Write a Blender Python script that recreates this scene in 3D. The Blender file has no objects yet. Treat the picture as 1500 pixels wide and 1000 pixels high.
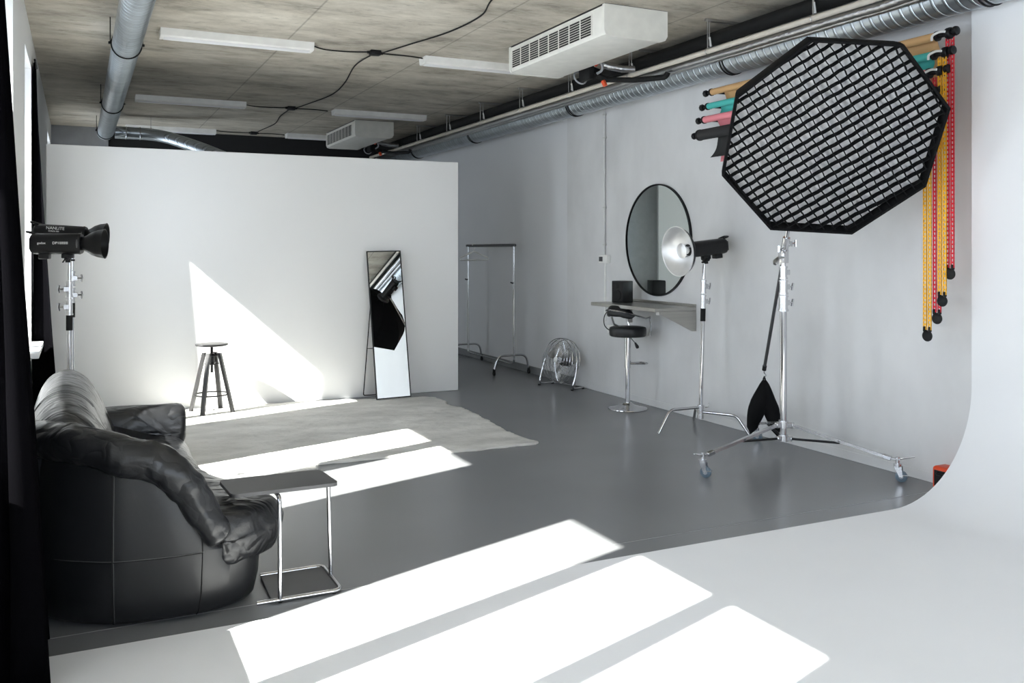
import bpy, bmesh, math, random
from mathutils import Vector, Matrix, noise
random.seed(7)
PI = math.pi
C = bpy.context.scene.collection
V = Vector

# ------------------------------------------------------------------ materials
def mat(name, col, rough=.5, metal=0., bump=None, var=None, spec=.5, coat=0., trans=0.):
    """bump=(scale xyz, strength, distance, detail)  var=(scale xyz, amount, detail)"""
    m = bpy.data.materials.new(name); m.use_nodes = True
    nt = m.node_tree; N = nt.nodes; L = nt.links
    b = N['Principled BSDF']
    col = tuple(col) + (1.,) if len(col) == 3 else col
    b.inputs['Base Color'].default_value = col
    b.inputs['Roughness'].default_value = rough
    b.inputs['Metallic'].default_value = metal
    b.inputs['Specular IOR Level'].default_value = spec
    b.inputs['Coat Weight'].default_value = coat
    tc = N.new('ShaderNodeTexCoord')
    def noi(sc, det):
        mp = N.new('ShaderNodeMapping'); mp.inputs['Scale'].default_value = sc
        L.new(tc.outputs['Object'], mp.inputs['Vector'])
        t = N.new('ShaderNodeTexNoise'); t.inputs['Scale'].default_value = 1.; t.inputs['Detail'].default_value = det
        L.new(mp.outputs['Vector'], t.inputs['Vector'])
        return t
    if var is None and bump is None: var = ((9, 9, 9), .06, 2)
    if var:
        t = noi(var[0], var[2])
        r = N.new('ShaderNodeMapRange'); r.inputs['From Min'].default_value = .25; r.inputs['From Max'].default_value = .75
        r.inputs['To Min'].default_value = 1 - var[1]; r.inputs['To Max'].default_value = 1 + var[1]
        L.new(t.outputs['Fac'], r.inputs['Value'])
        mx = N.new('ShaderNodeVectorMath'); mx.operation = 'SCALE'; mx.inputs[0].default_value = col[:3]
        L.new(r.outputs['Result'], mx.inputs['Scale'])
        L.new(mx.outputs['Vector'], b.inputs['Base Color'])
    if bump:
        t = noi(bump[0], bump[3])
        bp = N.new('ShaderNodeBump'); bp.inputs['Strength'].default_value = bump[1]; bp.inputs['Distance'].default_value = bump[2]
        L.new(t.outputs['Fac'], bp.inputs['Height']); L.new(bp.outputs['Normal'], b.inputs['Normal'])
    return m

M = {}
M['white_wall'] = mat('white_paint', (.80, .80, .80), .8, bump=((40, 40, 40), .05, .002, 3), var=((1.2, 1.2, 1.2), .02, 4))
M['cyc'] = mat('cyclorama_white', (.745, .75, .765), .75, bump=((60, 60, 60), .06, .002, 3), var=((1.5, 1.5, 1.5), .02, 4))
M['partition'] = mat('partition_white', (.79, .79, .79), .8, bump=((70, 70, 70), .05, .0015, 2), var=((.8, .8, .8), .015, 4))
M['plaster'] = mat('grey_plaster', (.625, .625, .63), .7, bump=((14, 14, 14), .10, .003, 6), var=((1.9, 1.9, 1.2), .12, 9))
M['corridor'] = mat('pale_grey_wall_paint', (.66, .665, .68), .8, bump=((40, 40, 40), .05, .002, 3), var=((1, 1, 1), .03, 3))
M['dark_wall'] = mat('black_far_wall', (.012, .012, .013), .8)
M['greywall2'] = mat('grey_green_far_wall', (.40, .42, .41), .8)
M['greywall'] = mat('grey_far_wall', (.33, .34, .36), .8)
M['joint'] = mat('pale_floor_joint', (.27, .27, .28), .5)
M['skirt'] = mat('grey_skirting', (.20, .205, .21), .5)
M['black_metal'] = mat('black_metal', (.008, .008, .0085), .42, .2, spec=.3)
M['black_plastic'] = mat('black_plastic', (.006, .006, .0065), .42, spec=.32)
M['black_rubber'] = mat('black_rubber', (.010, .010, .010), .7, spec=.25)
M['black_fabric'] = mat('black_fabric', (.005, .005, .0055), .9, spec=.15, bump=((180, 180, 180), .25, .002, 2))
M['curtain'] = mat('black_curtain_cloth', (.0018, .0017, .0022), 1.0, bump=((160, 160, 60), .3, .002, 3), spec=.01)
M['chrome'] = mat('chrome', (.58, .58, .595), .09, 1., var=((6, 6, 6), .05, 2))
M['steel'] = mat('brushed_steel', (.58, .58, .57), .30, 1., var=((3, 60, 60), .08, 3))
M['shelf_steel'] = mat('stainless_shelf', (.44, .425, .395), .32, .9, var=((2, 50, 50), .08, 3))
M['alu'] = mat('aluminium', (.66, .66, .68), .27, 1.)
M['grey_metal'] = mat('dark_grey_metal', (.10, .10, .105), .4, .7)
M['white_plastic'] = mat('white_plastic', (.78, .78, .76), .4)
M['ac_white'] = mat('cream_white_enamel', (.76, .75, .70), .38)
M['lamp_white'] = mat('lamp_white', (.84, .83, .80), .5)
M['beige_pipe'] = mat('beige_pipe_paint', (.60, .55, .48), .45)
M['foil'] = mat('foil_wrap', (.50, .50, .51), .30, 1., bump=((30, 30, 30), .8, .01, 4))
M['silver_dish'] = mat('silver_dish', (.80, .80, .80), .42, .85)
M['mirror'] = mat('mirror_silver', (.80, .82, .81), .0, 1., var=((1, 1, 1), .004, 1))
M['wall_mirror'] = mat('tinted_mirror_silver', (.66, .71, .69), .0, 1., var=((1, 1, 1), .004, 1))
M['diffuser'] = mat('white_diffuser_cloth', (.80, .80, .81), .85, bump=((60, 60, 60), .2, .002, 3))
M['orange'] = mat('orange_plastic', (.75, .07, .015), .4)
M['orange_cap'] = mat('orange_cap', (.80, .10, .03), .4)
M['grey_hose'] = mat('grey_hose', (.35, .36, .38), .4)
M['wheel_grey'] = mat('blue_grey_wheel', (.10, .14, .18), .45)
M['table_top'] = mat('dark_grey_laminate', (.055, .055, .058), .45)
M['stool_wood'] = mat('black_stained_wood', (.022, .021, .022), .45, var=((4, 4, 60), .3, 4))
M['seat_vinyl'] = mat('black_vinyl', (.008, .008, .009), .38, spec=.35, bump=((90, 90, 90), .1, .001, 2))
M['sill'] = mat('white_sill', (.80, .81, .83), .35)
M['grey_paint'] = mat('grey_conduit_paint', (.62, .62, .62), .45)
M['frame_white'] = mat('white_window_frame', (.75, .77, .80), .4)
M['stitch'] = mat('pale_stitching', (.13, .13, .13), .7)
M['text_white'] = mat('white_lettering', (.80, .80, .80), .5)
for n, c in dict(tan=(.58, .35, .16), teal=(.07, .47, .43), pink=(.80, .26, .30), black=(.022, .022, .023)).items():
    M['paper_' + n] = mat('paper_' + n, c, .8, var=((3, 3, 3), .05, 3))
M['chain_red'] = mat('red_plastic_chain', (.60, .012, .028), .45)
M['chain_yellow'] = mat('yellow_plastic_chain', (.80, .40, .012), .45)

def leather():
    m = mat('black_leather', (.011, .0115, .013), .34, spec=.5, bump=((11, 17, 13), .3, .015, 3))
    nt = m.node_tree; N = nt.nodes; L = nt.links
    b = N['Principled BSDF']; old = b.inputs['Normal'].links[0].from_node
    tc0 = [n for n in N if n.bl_idname == 'ShaderNodeTexCoord'][0]
    # long soft creases: ridged, domain-warped noise
    mp = N.new('ShaderNodeMapping'); mp.inputs['Scale'].default_value = (5, 8, 6); L.new(tc0.outputs['Object'], mp.inputs['Vector'])
    cn = N.new('ShaderNodeTexNoise'); cn.inputs['Scale'].default_value = 1.3; cn.inputs['Detail'].default_value = 1.5; cn.inputs['Distortion'].default_value = .5
    L.new(mp.outputs['Vector'], cn.inputs['Vector'])
    sb = N.new('ShaderNodeMath'); sb.operation = 'SUBTRACT'; sb.inputs[1].default_value = .5; L.new(cn.outputs['Fac'], sb.inputs[0])
    ab = N.new('ShaderNodeMath'); ab.operation = 'ABSOLUTE'; L.new(sb.outputs[0], ab.inputs[0])
    mr = N.new('ShaderNodeMapRange'); mr.inputs['From Max'].default_value = .13; L.new(ab.outputs[0], mr.inputs['Value'])
    cb = N.new('ShaderNodeBump'); cb.inputs['Strength'].default_value = .55; cb.inputs['Distance'].default_value = .008
    L.new(mr.outputs['Result'], cb.inputs['Height']); L.new(cb.outputs['Normal'], old.inputs['Normal'])
    tc = [n for n in N if n.bl_idname == 'ShaderNodeTexCoord'][0]
    v = N.new('ShaderNodeTexVoronoi'); v.inputs['Scale'].default_value = 260; v.feature = 'F1'
    L.new(tc.outputs['Object'], v.inputs['Vector'])
    bp = N.new('ShaderNodeBump'); bp.inputs['Strength'].default_value = .12; bp.inputs['Distance'].default_value = .001
    L.new(v.outputs['Distance'], bp.inputs['Height']); L.new(old.outputs['Normal'], bp.inputs['Normal'])
    L.new(bp.outputs['Normal'], b.inputs['Normal'])
    return m
M['leather'] = leather()
M['leather_smooth'] = mat('black_leather_panel', (.010, .0105, .012), .37, spec=.45, bump=((70, 70, 70), .12, .002, 3))

def spiral_metal():
    m = mat('galvanised_spiral_duct', (.46, .50, .53), .33, .9, var=((5, 9, 5), .16, 4))
    nt = m.node_tree; N = nt.nodes; L = nt.links; b = N['Principled BSDF']
    tc = [n for n in N if n.bl_idname == 'ShaderNodeTexCoord'][0]
    w = N.new('ShaderNodeTexWave'); w.wave_type = 'BANDS'; w.bands_direction = 'Y'; w.wave_profile = 'SIN'
    w.inputs['Scale'].default_value = 4.0
    mp = N.new('ShaderNodeMapping'); mp.inputs['Rotation'].default_value = (0, 0, .22)
    L.new(tc.outputs['Object'], mp.inputs['Vector']); L.new(mp.outputs['Vector'], w.inputs['Vector'])
    cr = N.new('ShaderNodeValToRGB'); cr.color_ramp.elements[0].position = .86; cr.color_ramp.elements[1].position = .97
    L.new(w.outputs['Fac'], cr.inputs['Fac'])
    bp = N.new('ShaderNodeBump'); bp.inputs['Strength'].default_value = .9; bp.inputs['Distance'].default_value = .008
    L.new(cr.outputs['Color'], bp.inputs['Height']); L.new(bp.outputs['Normal'], b.inputs['Normal'])
    src = b.inputs['Base Color'].links[0].from_socket
    mx = N.new('ShaderNodeMix'); mx.data_type = 'RGBA'; mx.blend_type = 'MULTIPLY'; mx.inputs[0].default_value = 1.
    r2 = N.new('ShaderNodeValToRGB'); r2.color_ramp.elements[0].position = .55; r2.color_ramp.elements[0].color = (1, 1, 1, 1); r2.color_ramp.elements[1].position = .80; r2.color_ramp.elements[1].color = (.55, .55, .56, 1)
    k2 = r2.color_ramp.elements.new(.93); k2.color = (1.35, 1.35, 1.35, 1)
    L.new(w.outputs['Fac'], r2.inputs['Fac']); L.new(src, mx.inputs[6]); L.new(r2.outputs['Color'], mx.inputs[7]); L.new(mx.outputs[2], b.inputs['Base Color'])
    return m
M['duct'] = spiral_metal()

def floor_mat():
    m = mat('grey_resin_floor', (.178, .182, .188), .27, var=((1.1, 1.1, 1.1), .05, 2), spec=.5)
    return m
    nt = m.node_tree; N = nt.nodes; L = nt.links; b = N['Principled BSDF']
    tc = [n for n in N if n.bl_idname == 'ShaderNodeTexCoord'][0]
    t = N.new('ShaderNodeTexNoise'); t.inputs['Scale'].default_value = 2.2; t.inputs['Detail'].default_value = 5
    L.new(tc.outputs['Object'], t.inputs['Vector'])
    r = N.new('ShaderNodeMapRange'); r.inputs['To Min'].default_value = .22; r.inputs['To Max'].default_value = .36
    L.new(t.outputs['Fac'], r.inputs['Value']); L.new(r.outputs['Result'], b.inputs['Roughness'])
    return m
M['floor'] = floor_mat()

def ceiling_mat():
    m = bpy.data.materials.new('board_marked_concrete'); m.use_nodes = True
    nt = m.node_tree; N = nt.nodes; L = nt.links; b = N['Principled BSDF']; b.inputs['Roughness'].default_value = .85
    tc = N.new('ShaderNodeTexCoord')
    def noi(sc, det, rough=.6):
        mp = N.new('ShaderNodeMapping'); mp.inputs['Scale'].default_value = sc
        L.new(tc.outputs['Object'], mp.inputs['Vector'])
        t = N.new('ShaderNodeTexNoise'); t.inputs['Scale'].default_value = 1; t.inputs['Detail'].default_value = det
        t.inputs['Roughness'].default_value = rough
        L.new(mp.outputs['Vector'], t.inputs['Vector']); return t
    g = noi((1.7, 3.6, 1), 12, .72)      # long board grain along x
    r = N.new('ShaderNodeValToRGB'); e = r.color_ramp.elements
    e[0].position = .30; e[0].color = (.24, .215, .178, 1)
    e[1].position = .70; e[1].color = (.66, .62, .54, 1)
    k = r.color_ramp.elements.new(.47); k.color = (.47, .43, .36, 1)
    L.new(g.outputs['Fac'], r.inputs['Fac'])
    s = noi((.55, .7, 1), 4)          # big stains
    sr = N.new('ShaderNodeMapRange'); sr.inputs['From Min'].default_value = .3; sr.inputs['From Max'].default_value = .7
    sr.inputs['To Min'].default_value = .72; sr.inputs['To Max'].default_value = 1.18
    L.new(s.outputs['Fac'], sr.inputs['Value'])
    sp = noi((6, 16, 1), 6, .75)      # dark specks
    spr = N.new('ShaderNodeMapRange'); spr.inputs['From Min'].default_value = .30; spr.inputs['From Max'].default_value = .42
    spr.inputs['To Min'].default_value = .55; spr.inputs['To Max'].default_value = 1.
    L.new(sp.outputs['Fac'], spr.inputs['Value'])
    # panel joints: x = .32 + 1.35k , y = 1.9 + 2.6k
    sx = N.new('ShaderNodeSeparateXYZ'); L.new(tc.outputs['Object'], sx.inputs['Vector'])
    def joint(out, per, off, w, dark):
        a = N.new('ShaderNodeMath'); a.operation = 'ADD'; a.inputs[1].default_value = -off + per * 20.5
        L.new(sx.outputs[out], a.inputs[0])
        mo = N.new('ShaderNodeMath'); mo.operation = 'MODULO'; mo.inputs[1].default_value = per; L.new(a.outputs[0], mo.inputs[0])
        su = N.new('ShaderNodeMath'); su.operation = 'SUBTRACT'; su.inputs[1].default_value = per / 2; L.new(mo.outputs[0], su.inputs[0])
        ab = N.new('ShaderNodeMath'); ab.operation = 'ABSOLUTE'; L.new(su.outputs[0], ab.inputs[0])
        mr = N.new('ShaderNodeMapRange'); mr.inputs['From Min'].default_value = w * .4; mr.inputs['From Max'].default_value = w
        mr.inputs['To Min'].default_value = dark; mr.inputs['To Max'].default_value = 1
        L.new(ab.outputs[0], mr.inputs['Value']); return mr
    j1 = joint('X', 1.35, .32, .011, .66); j2 = joint('Y', 2.6, 1.7, .009, .75)
    cur = None
    for q in (sr, spr, j1, j2):
        if cur is None: cur = q.outputs['Result']; continue
        mu = N.new('ShaderNodeMath'); mu.operation = 'MULTIPLY'; L.new(cur, mu.inputs[0]); L.new(q.outputs['Result'], mu.inputs[1]); cur = mu.outputs[0]
    vm = N.new('ShaderNodeVectorMath'); vm.operation = 'SCALE'
    L.new(r.outputs['Color'], vm.inputs[0]); L.new(cur, vm.inputs['Scale']); L.new(vm.outputs['Vector'], b.inputs['Base Color'])
    bp = N.new('ShaderNodeBump'); bp.inputs['Strength'].default_value = .25; bp.inputs['Distance'].default_value = .006
    L.new(g.outputs['Fac'], bp.inputs['Height']); L.new(bp.outputs['Normal'], b.inputs['Normal'])
    return m
M['ceiling'] = ceiling_mat()

def rug_mat():
    m = mat('painted_canvas_mat', (.58, .57, .545), .85, bump=((6, 9, 9), 1., .03, 10), var=((2.0, 4.0, 2), .26, 10))
    return m
M['rug'] = rug_mat()

def glass_mat():
    m = bpy.data.materials.new('window_glass'); m.use_nodes = True
    nt = m.node_tree; N = nt.nodes; L = nt.links; N.clear()
    o = N.new('ShaderNodeOutputMaterial'); t = N.new('ShaderNodeBsdfTransparent'); g = N.new('ShaderNodeBsdfGlossy')
    t.inputs['Color'].default_value = (.96, .98, .98, 1); g.inputs['Roughness'].default_value = .02
    f = N.new('ShaderNodeFresnel'); f.inputs['IOR'].default_value = 1.35
    x = N.new('ShaderNodeMixShader'); L.new(f.outputs[0], x.inputs[0]); L.new(t.outputs[0], x.inputs[1]); L.new(g.outputs[0], x.inputs[2])
    L.new(x.outputs[0], o.inputs['Surface']); return m
M['glass'] = glass_mat()

# ------------------------------------------------------------------ mesh builder
def frame_of(d):
    d = d.normalized(); a = V((0, 0, 1)) if abs(d.z) < .95 else V((1, 0, 0))
    u = a.cross(d).normalized(); return u, d.cross(u)

class MB:
    def __init__(s): s.v = []; s.f = []
    def add(s, vs, fs):
        o = len(s.v); s.v += [V(p) for p in vs]; s.f += [tuple(i + o for i in f) for f in fs]; return s
    def bm(s, b):
        b.verts.index_update(); s.add([v.co.copy() for v in b.verts], [[v.index for v in f.verts] for f in b.faces]); b.free(); return s
    def box(s, lo, hi, bev=0., seg=2, M4=None):
        b = bmesh.new(); bmesh.ops.create_cube(b, size=1)
        lo, hi = V(lo), V(hi)
        for v in b.verts: v.co = V([lo[i] + (v.co[i] + .5) * (hi[i] - lo[i]) for i in range(3)])
        if bev: bmesh.ops.bevel(b, geom=list(b.edges), offset=bev, segments=seg, affect='EDGES', profile=.5)
        if M4 is not None: b.transform(M4)
        return s.bm(b)
    def cyl(s, a, b_, r, r2=None, n=16, cap=True):
        a, b_ = V(a), V(b_); r2 = r if r2 is None else r2; u, w = frame_of(b_ - a)
        vs = []; 
        for p, q in ((a, r), (b_, r2)):
            vs += [p + q * (math.cos(2 * PI * k / n) * u + math.sin(2 * PI * k / n) * w) for k in range(n)]
        fs = [(k, (k + 1) % n, n + (k + 1) % n, n + k) for k in range(n)]
        if cap: fs += [tuple(range(n))[::-1], tuple(range(n, 2 * n))]
        return s.add(vs, fs)
    def tube(s, pts, r, n=8, closed=False, cap=True, flat=None):
        pts = [V(p) for p in pts]; m = len(pts); rs = r if isinstance(r, (list, tuple)) else [r] * m
        vs = []; pu = None
        for i, p in enumerate(pts):
            if closed: d = pts[(i + 1) % m] - pts[i - 1]
            else: d = pts[min(i + 1, m - 1)] - pts[max(i - 1, 0)]
            d = d.normalized()
            if pu is None: u, w = frame_of(d)
            else:
                u = pu - d * pu.dot(d)
                u = u.normalized() if u.length > 1e-6 else frame_of(d)[0]
                w = d.cross(u)
            pu = u
            vs += [p + rs[i] * (math.cos(2 * PI * k / n) * u + math.sin(2 * PI * k / n) * w) for k in range(n)]
        fs = []
        for i in range(m if closed else m - 1):
            j = (i + 1) % m
            fs += [(i * n + k, i * n + (k + 1) % n, j * n + (k + 1) % n, j * n + k) for k in range(n)]
        if cap and not closed: fs += [tuple(range(n))[::-1], tuple(range((m - 1) * n, m * n))]
        return s.add(vs, fs)
    def lathe(s, prof, o=(0, 0, 0), d=(0, 0, 1), n=32, cap=True):
        o, d = V(o), V(d).normalized(); u, w = frame_of(d); vs = []; m = len(prof)
        for r, h in prof: vs += [o + d * h + max(r, 1e-4) * (math.cos(2 * PI * k / n) * u + math.sin(2 * PI * k / n) * w) for k in range(n)]
        fs = [(i * n + k, i * n + (k + 1) % n, (i + 1) * n + (k + 1) % n, (i + 1) * n + k) for i in range(m - 1) for k in range(n)]
        if cap: fs += [tuple(range(n))[::-1], tuple(range((m - 1) * n, m * n))]
        return s.add(vs, fs)
    def loft(s, rings, cap=True, closed=True):
        n = len(rings[0]); vs = [p for r in rings for p in r]; fs = []
        for i in range(len(rings) - 1):
            for k in range(n if closed else n - 1):
                fs.append((i * n + k, i * n + (k + 1) % n, (i + 1) * n + (k + 1) % n, (i + 1) * n + k))
        if cap and closed: fs += [tuple(range(n))[::-1], tuple(range((len(rings) - 1) * n, len(rings) * n))]
        return s.add(vs, fs)
    def prism(s, poly, ax, lo, hi):
        """poly in the two other axes (cyclic order), extruded along ax"""
        def p3(p, t):
            q = [0, 0, 0]; o = [i for i in range(3) if i != ax]; q[o[0]], q[o[1]] = p; q[ax] = t; return q
        n = len(poly)
        return s.add([p3(p, lo) for p in poly] + [p3(p, hi) for p in poly],
                     [tuple(range(n))[::-1], tuple(range(n, 2 * n))] + [(k, (k + 1) % n, n + (k + 1) % n, n + k) for k in range(n)])
    def sphere(s, c, r, n=12, sc=(1, 1, 1)):
        b = bmesh.new(); bmesh.ops.create_uvsphere(b, u_segments=n, v_segments=max(6, n * 2 // 3), radius=r)
        for v in b.verts: v.co = V(c) + V([v.co[i] * sc[i] for i in range(3)])
        return s.bm(b)
    def xf(s, M4): s.v = [M4 @ p for p in s.v]; return s
    def build(s, name, m, parent=None, smooth=40, sub=0, loc=None):
        me = bpy.data.meshes.new(name)
        off = V((0, 0, 0))
        if parent is not None and parent.get('_w'):
            off = WORLD[parent.name]
        if loc is not None: off = V(loc)
        me.from_pydata([p - off for p in s.v], [], s.f); me.validate()
        b = bmesh.new(); b.from_mesh(me); bmesh.ops.recalc_face_normals(b, faces=b.faces); b.to_mesh(me); b.free()
        me.materials.append(m)
        if smooth:
            me.polygons.foreach_set('use_smooth', [True] * len(me.polygons)); me.set_sharp_from_angle(angle=math.radians(smooth))
        o = bpy.data.objects.new(name, me); C.objects.link(o)
        if parent is not None:
            o.parent = parent
            if parent.get('_w'): o['_w'] = 1; WORLD[o.name] = off
        elif loc is not None: o.location = off
        if sub:
            q = o.modifiers.new('sub', 'SUBSURF'); q.levels = sub; q.render_levels = sub
        return o
WORLD = {}
def tag(o, label, cat, group=None):
    o['label'] = label; o['category'] = cat
    if group: o['group'] = group
    return o
def thing(name, label, cat, loc, rz=0, group=None, world=True):
    """Empty at the base; world=True: its parts are given in room coordinates"""
    o = bpy.data.objects.new(name, None); C.objects.link(o); o.location = loc; o.rotation_euler = (0, 0, rz)
    o.empty_display_size = .1
    tag(o, label, cat, group)
    if world: o['_w'] = 1; WORLD[o.name] = V(loc)
    return o
def struct(name, mb, m, parent=None, smooth=40):
    o = mb.build(name, m, parent, smooth)
    if parent is None: o['kind'] = 'structure'
    return o
def dup(root, loc, label, group=None):
    r = root.copy(); C.objects.link(r); r.location = loc; r['label'] = label
    if group: r['group'] = group
    for ch in list(root.children):
        c = ch.copy(); C.objects.link(c); c.parent = r
        for g in list(ch.children):
            d = g.copy(); C.objects.link(d); d.parent = c
    return r
def spline(pts, k=6, closed=False):
    pts = [V(p) for p in pts]; n = len(pts); out = []
    rng = range(n) if closed else range(n - 1)
    for i in rng:
        g = lambda j: pts[j % n] if closed else pts[max(0, min(n - 1, j))]
        a, b, c, d = g(i - 1), g(i), g(i + 1), g(i + 2)
        for t in range(k):
            t /= k
            out.append(.5 * ((2 * b) + (c - a) * t + (2 * a - 5 * b + 4 * c - d) * t * t + (3 * b - a - 3 * c + d) * t ** 3))
    if not closed: out.append(pts[-1])
    return out
def rounded(pts, r, k=5):
    """polyline with rounded corners"""
    pts = [V(p) for p in pts]; out = [pts[0]]
    for i in range(1, len(pts) - 1):
        a, b, c = pts[i - 1], pts[i], pts[i + 1]
        p = b + (a - b).normalized() * min(r, (a - b).length * .49); q = b + (c - b).normalized() * min(r, (c - b).length * .49)
        for t in range(k + 1):
            t /= k; out.append((1 - t) ** 2 * p + 2 * t * (1 - t) * b + t * t * q)
    out.append(pts[-1]); return out
def text_part(body, size, M4, m, parent, name='lettering'):
    cu = bpy.data.curves.new('lettering', 'FONT'); cu.body = body; cu.size = size; cu.extrude = .0006; cu.align_x = 'CENTER'; cu.align_y = 'CENTER'
    cu.resolution_u = 3
    t = bpy.data.objects.new('tmp_text', cu); C.objects.link(t)
    dg = bpy.context.evaluated_depsgraph_get(); me = bpy.data.meshes.new_from_object(t.evaluated_get(dg))
    bpy.data.objects.remove(t)
    me.transform(M4); me.materials.clear(); me.materials.append(m)
    o = bpy.data.objects.new(name, me); C.objects.link(o); o.parent = parent
    return o
def basis(o, x, y, z):
    m = Matrix.Identity(4)
    for i, a in enumerate((x, y, z)):
        for j in range(3): m[j][i] = a[j]
    for j in range(3): m[j][3] = o[j]
    return m

# ------------------------------------------------------------------ room
XL, XR, ZC, YF, YB = -.36, 5.12, 3.40, 15.1, -4.0
XO = -.86                       # outside face of the window wall
YC = 3.84                       # front end of the white cyclorama
WIN = [(-1.7, .25, [(-.72, .12)]), (1.38, 3.513, [(2.087, .135), (2.805, .15)]), (4.79, 6.333, [(5.595, .19)]), (7.71, 8.74, [(8.17, .09)]), (13.3, 14.6, [(13.95, .08)])]  # first and last are added unseen windows, for bounce and corridor light
ZS, ZH = .72, 3.10
struct('floor', MB().box((XO, YB, -.2), (XR + .3, YF + .2, 0)), M['floor'], smooth=0)
struct('ceiling', MB().box((XO, YB, ZC), (XR + .3, YF + .2, ZC + .2)), M['ceiling'], smooth=0)
w = MB()
ys = [YB]
for a, b, _ in WIN: ys += [a, b]
ys.append(YF + .2)
for i in range(0, len(ys), 2): w.box((XO, ys[i], 0), (XL, ys[i + 1], ZC))
for a, b, _ in WIN:
    w.box((XO, a, 0), (XL, b, ZS)); w.box((XO, a, ZH), (XL, b, ZC))
struct('wall_left', w, M['white_wall'], smooth=0)
struct('wall_right', MB().box((XR, YC - .2, 0), (XR + .3, 9.15, ZC)), M['plaster'], smooth=0)
struct('wall_corridor', MB().box((XR, 9.15, 0), (XR + .3, YF + .2, ZC)), M['corridor'], smooth=0)
RX0, RX1, RZ0, RZ1 = .5, 4.5, .8, 3.0      # big unseen window added behind the camera for soft fill light
w = MB()
w.box((XO, YB - .2, 0), (RX0, YB, ZC)); w.box((RX1, YB - .2, 0), (XR + .3, YB, ZC)); w.box((RX0, YB - .2, 0), (RX1, YB, RZ0)); w.box((RX0, YB - .2, RZ1), (RX1, YB, ZC))
struct('wall_rear', w, M['white_wall'], smooth=0)
f = MB()
for a in (RX0, RX0 + 1.3, RX0 + 2.63, RX1 - .06): f.box((a, YB - .12, RZ0), (a + .06, YB - .06, RZ1), .004, 1)
for a in (RZ0, RZ1 - .06): f.box((RX0, YB - .12, a), (RX1, YB - .06, a + .06), .004, 1)
rw = struct('window_6', f, M['frame_white'])
struct('glass_pane', MB().box((RX0, YB - .094, RZ0), (RX1, YB - .086, RZ1)), M['glass'], rw, 0)
struct('wall_rear_right', MB().box((XR + .01, YB, 0), (XR + .3, YC - .2, ZC)), M['white_wall'], smooth=0)
struct('wall_far', MB().box((.42, YF, 0), (XR, YF + .2, 2.62)), M['greywall2'], smooth=0)
struct('wall_far_upper', MB().box((.42, YF - .02, 2.62), (XR, YF + .2, ZC)), M['dark_wall'], smooth=0)  # upper stretch of the far wall in flat black
struct('wall_far_left', MB().box((XL, YF - .05, 0), (.42, YF + .2, ZC)), M['greywall'], smooth=0)
struct('wall_back', MB().box((-.26, 9.2, 0), (3.775, 9.235, 2.507), .004, 1), M['partition'])
struct('baseboard_right', MB().box((XR - .014, 8.95, 0), (XR - .0005, YF, .09), .003, 1), M['skirt'])
struct('baseboard_plaster', MB().box((XR - .005, YC + .001, 0), (XR - .0005, 8.949, .065), .002, 1), M['plaster'])
struct('trim_1', MB().box((XL, 4.028, 0), (XR, 4.032, .0008)), M['joint'], smooth=0)
# cyclorama: painted floor, cove and wall in one sweep
R = .69; xw = 5.05; prof = [(XL, .006), (1, .006), (xw - R, .006)]
prof += [(xw - R + R * math.sin(t * PI / 2 / 20), .006 + R - R * math.cos(t * PI / 2 / 20)) for t in range(1, 21)]
prof += [(xw, ZC)]
outer = [(XR, ZC), (XR, .0), (XL, .0)]
struct('wall_cyclorama', MB().prism(prof + outer, 1, YB, YC), M['cyc'], smooth=30)

for i, (a, b, mul) in enumerate(WIN):
    t = bpy.data.objects.new('window_%d' % (i + 1), None); C.objects.link(t); t['kind'] = 'structure'
    t.location = (XL, (a + b) / 2, ZS); t['_w'] = 1; WORLD[t.name] = V(t.location)
    gx = -.6; f = MB(); e = .0005
    f.box((gx - .035, a + e, ZS + e), (gx + .035, a + .05, ZH - e), .004, 1); f.box((gx - .035, b - .05, ZS + e), (gx + .035, b - e, ZH - e), .004, 1)
    f.box((gx - .035, a + .05, ZS + e), (gx + .035, b - .05, ZS + .06), .004, 1); f.box((gx - .035, a + .05, ZH - .05), (gx + .035, b - .05, ZH - e), .004, 1)
    for c, wd in mul: f.box((gx - .03, c - wd / 2, ZS + .06), (gx + .03, c + wd / 2, ZH - .05), .004, 1)
    f.build('window_frame', M['frame_white'], t)
    cs = [a + .05] + [q for c, wd in mul for q in (c - wd / 2, c + wd / 2)] + [b - .05]
    for k in range(0, len(cs), 2):
        MB().box((gx - .004, cs[k], ZS + .06), (gx + .004, cs[k + 1], ZH - .05)).build('glass_pane', M['glass'], t, 0)
    MB().box((gx + .036, a + .003, ZS + .0005), (XL + .095, b - .003, ZS + .04), .006, 2).build('window_sill', M['sill'], t)

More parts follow.
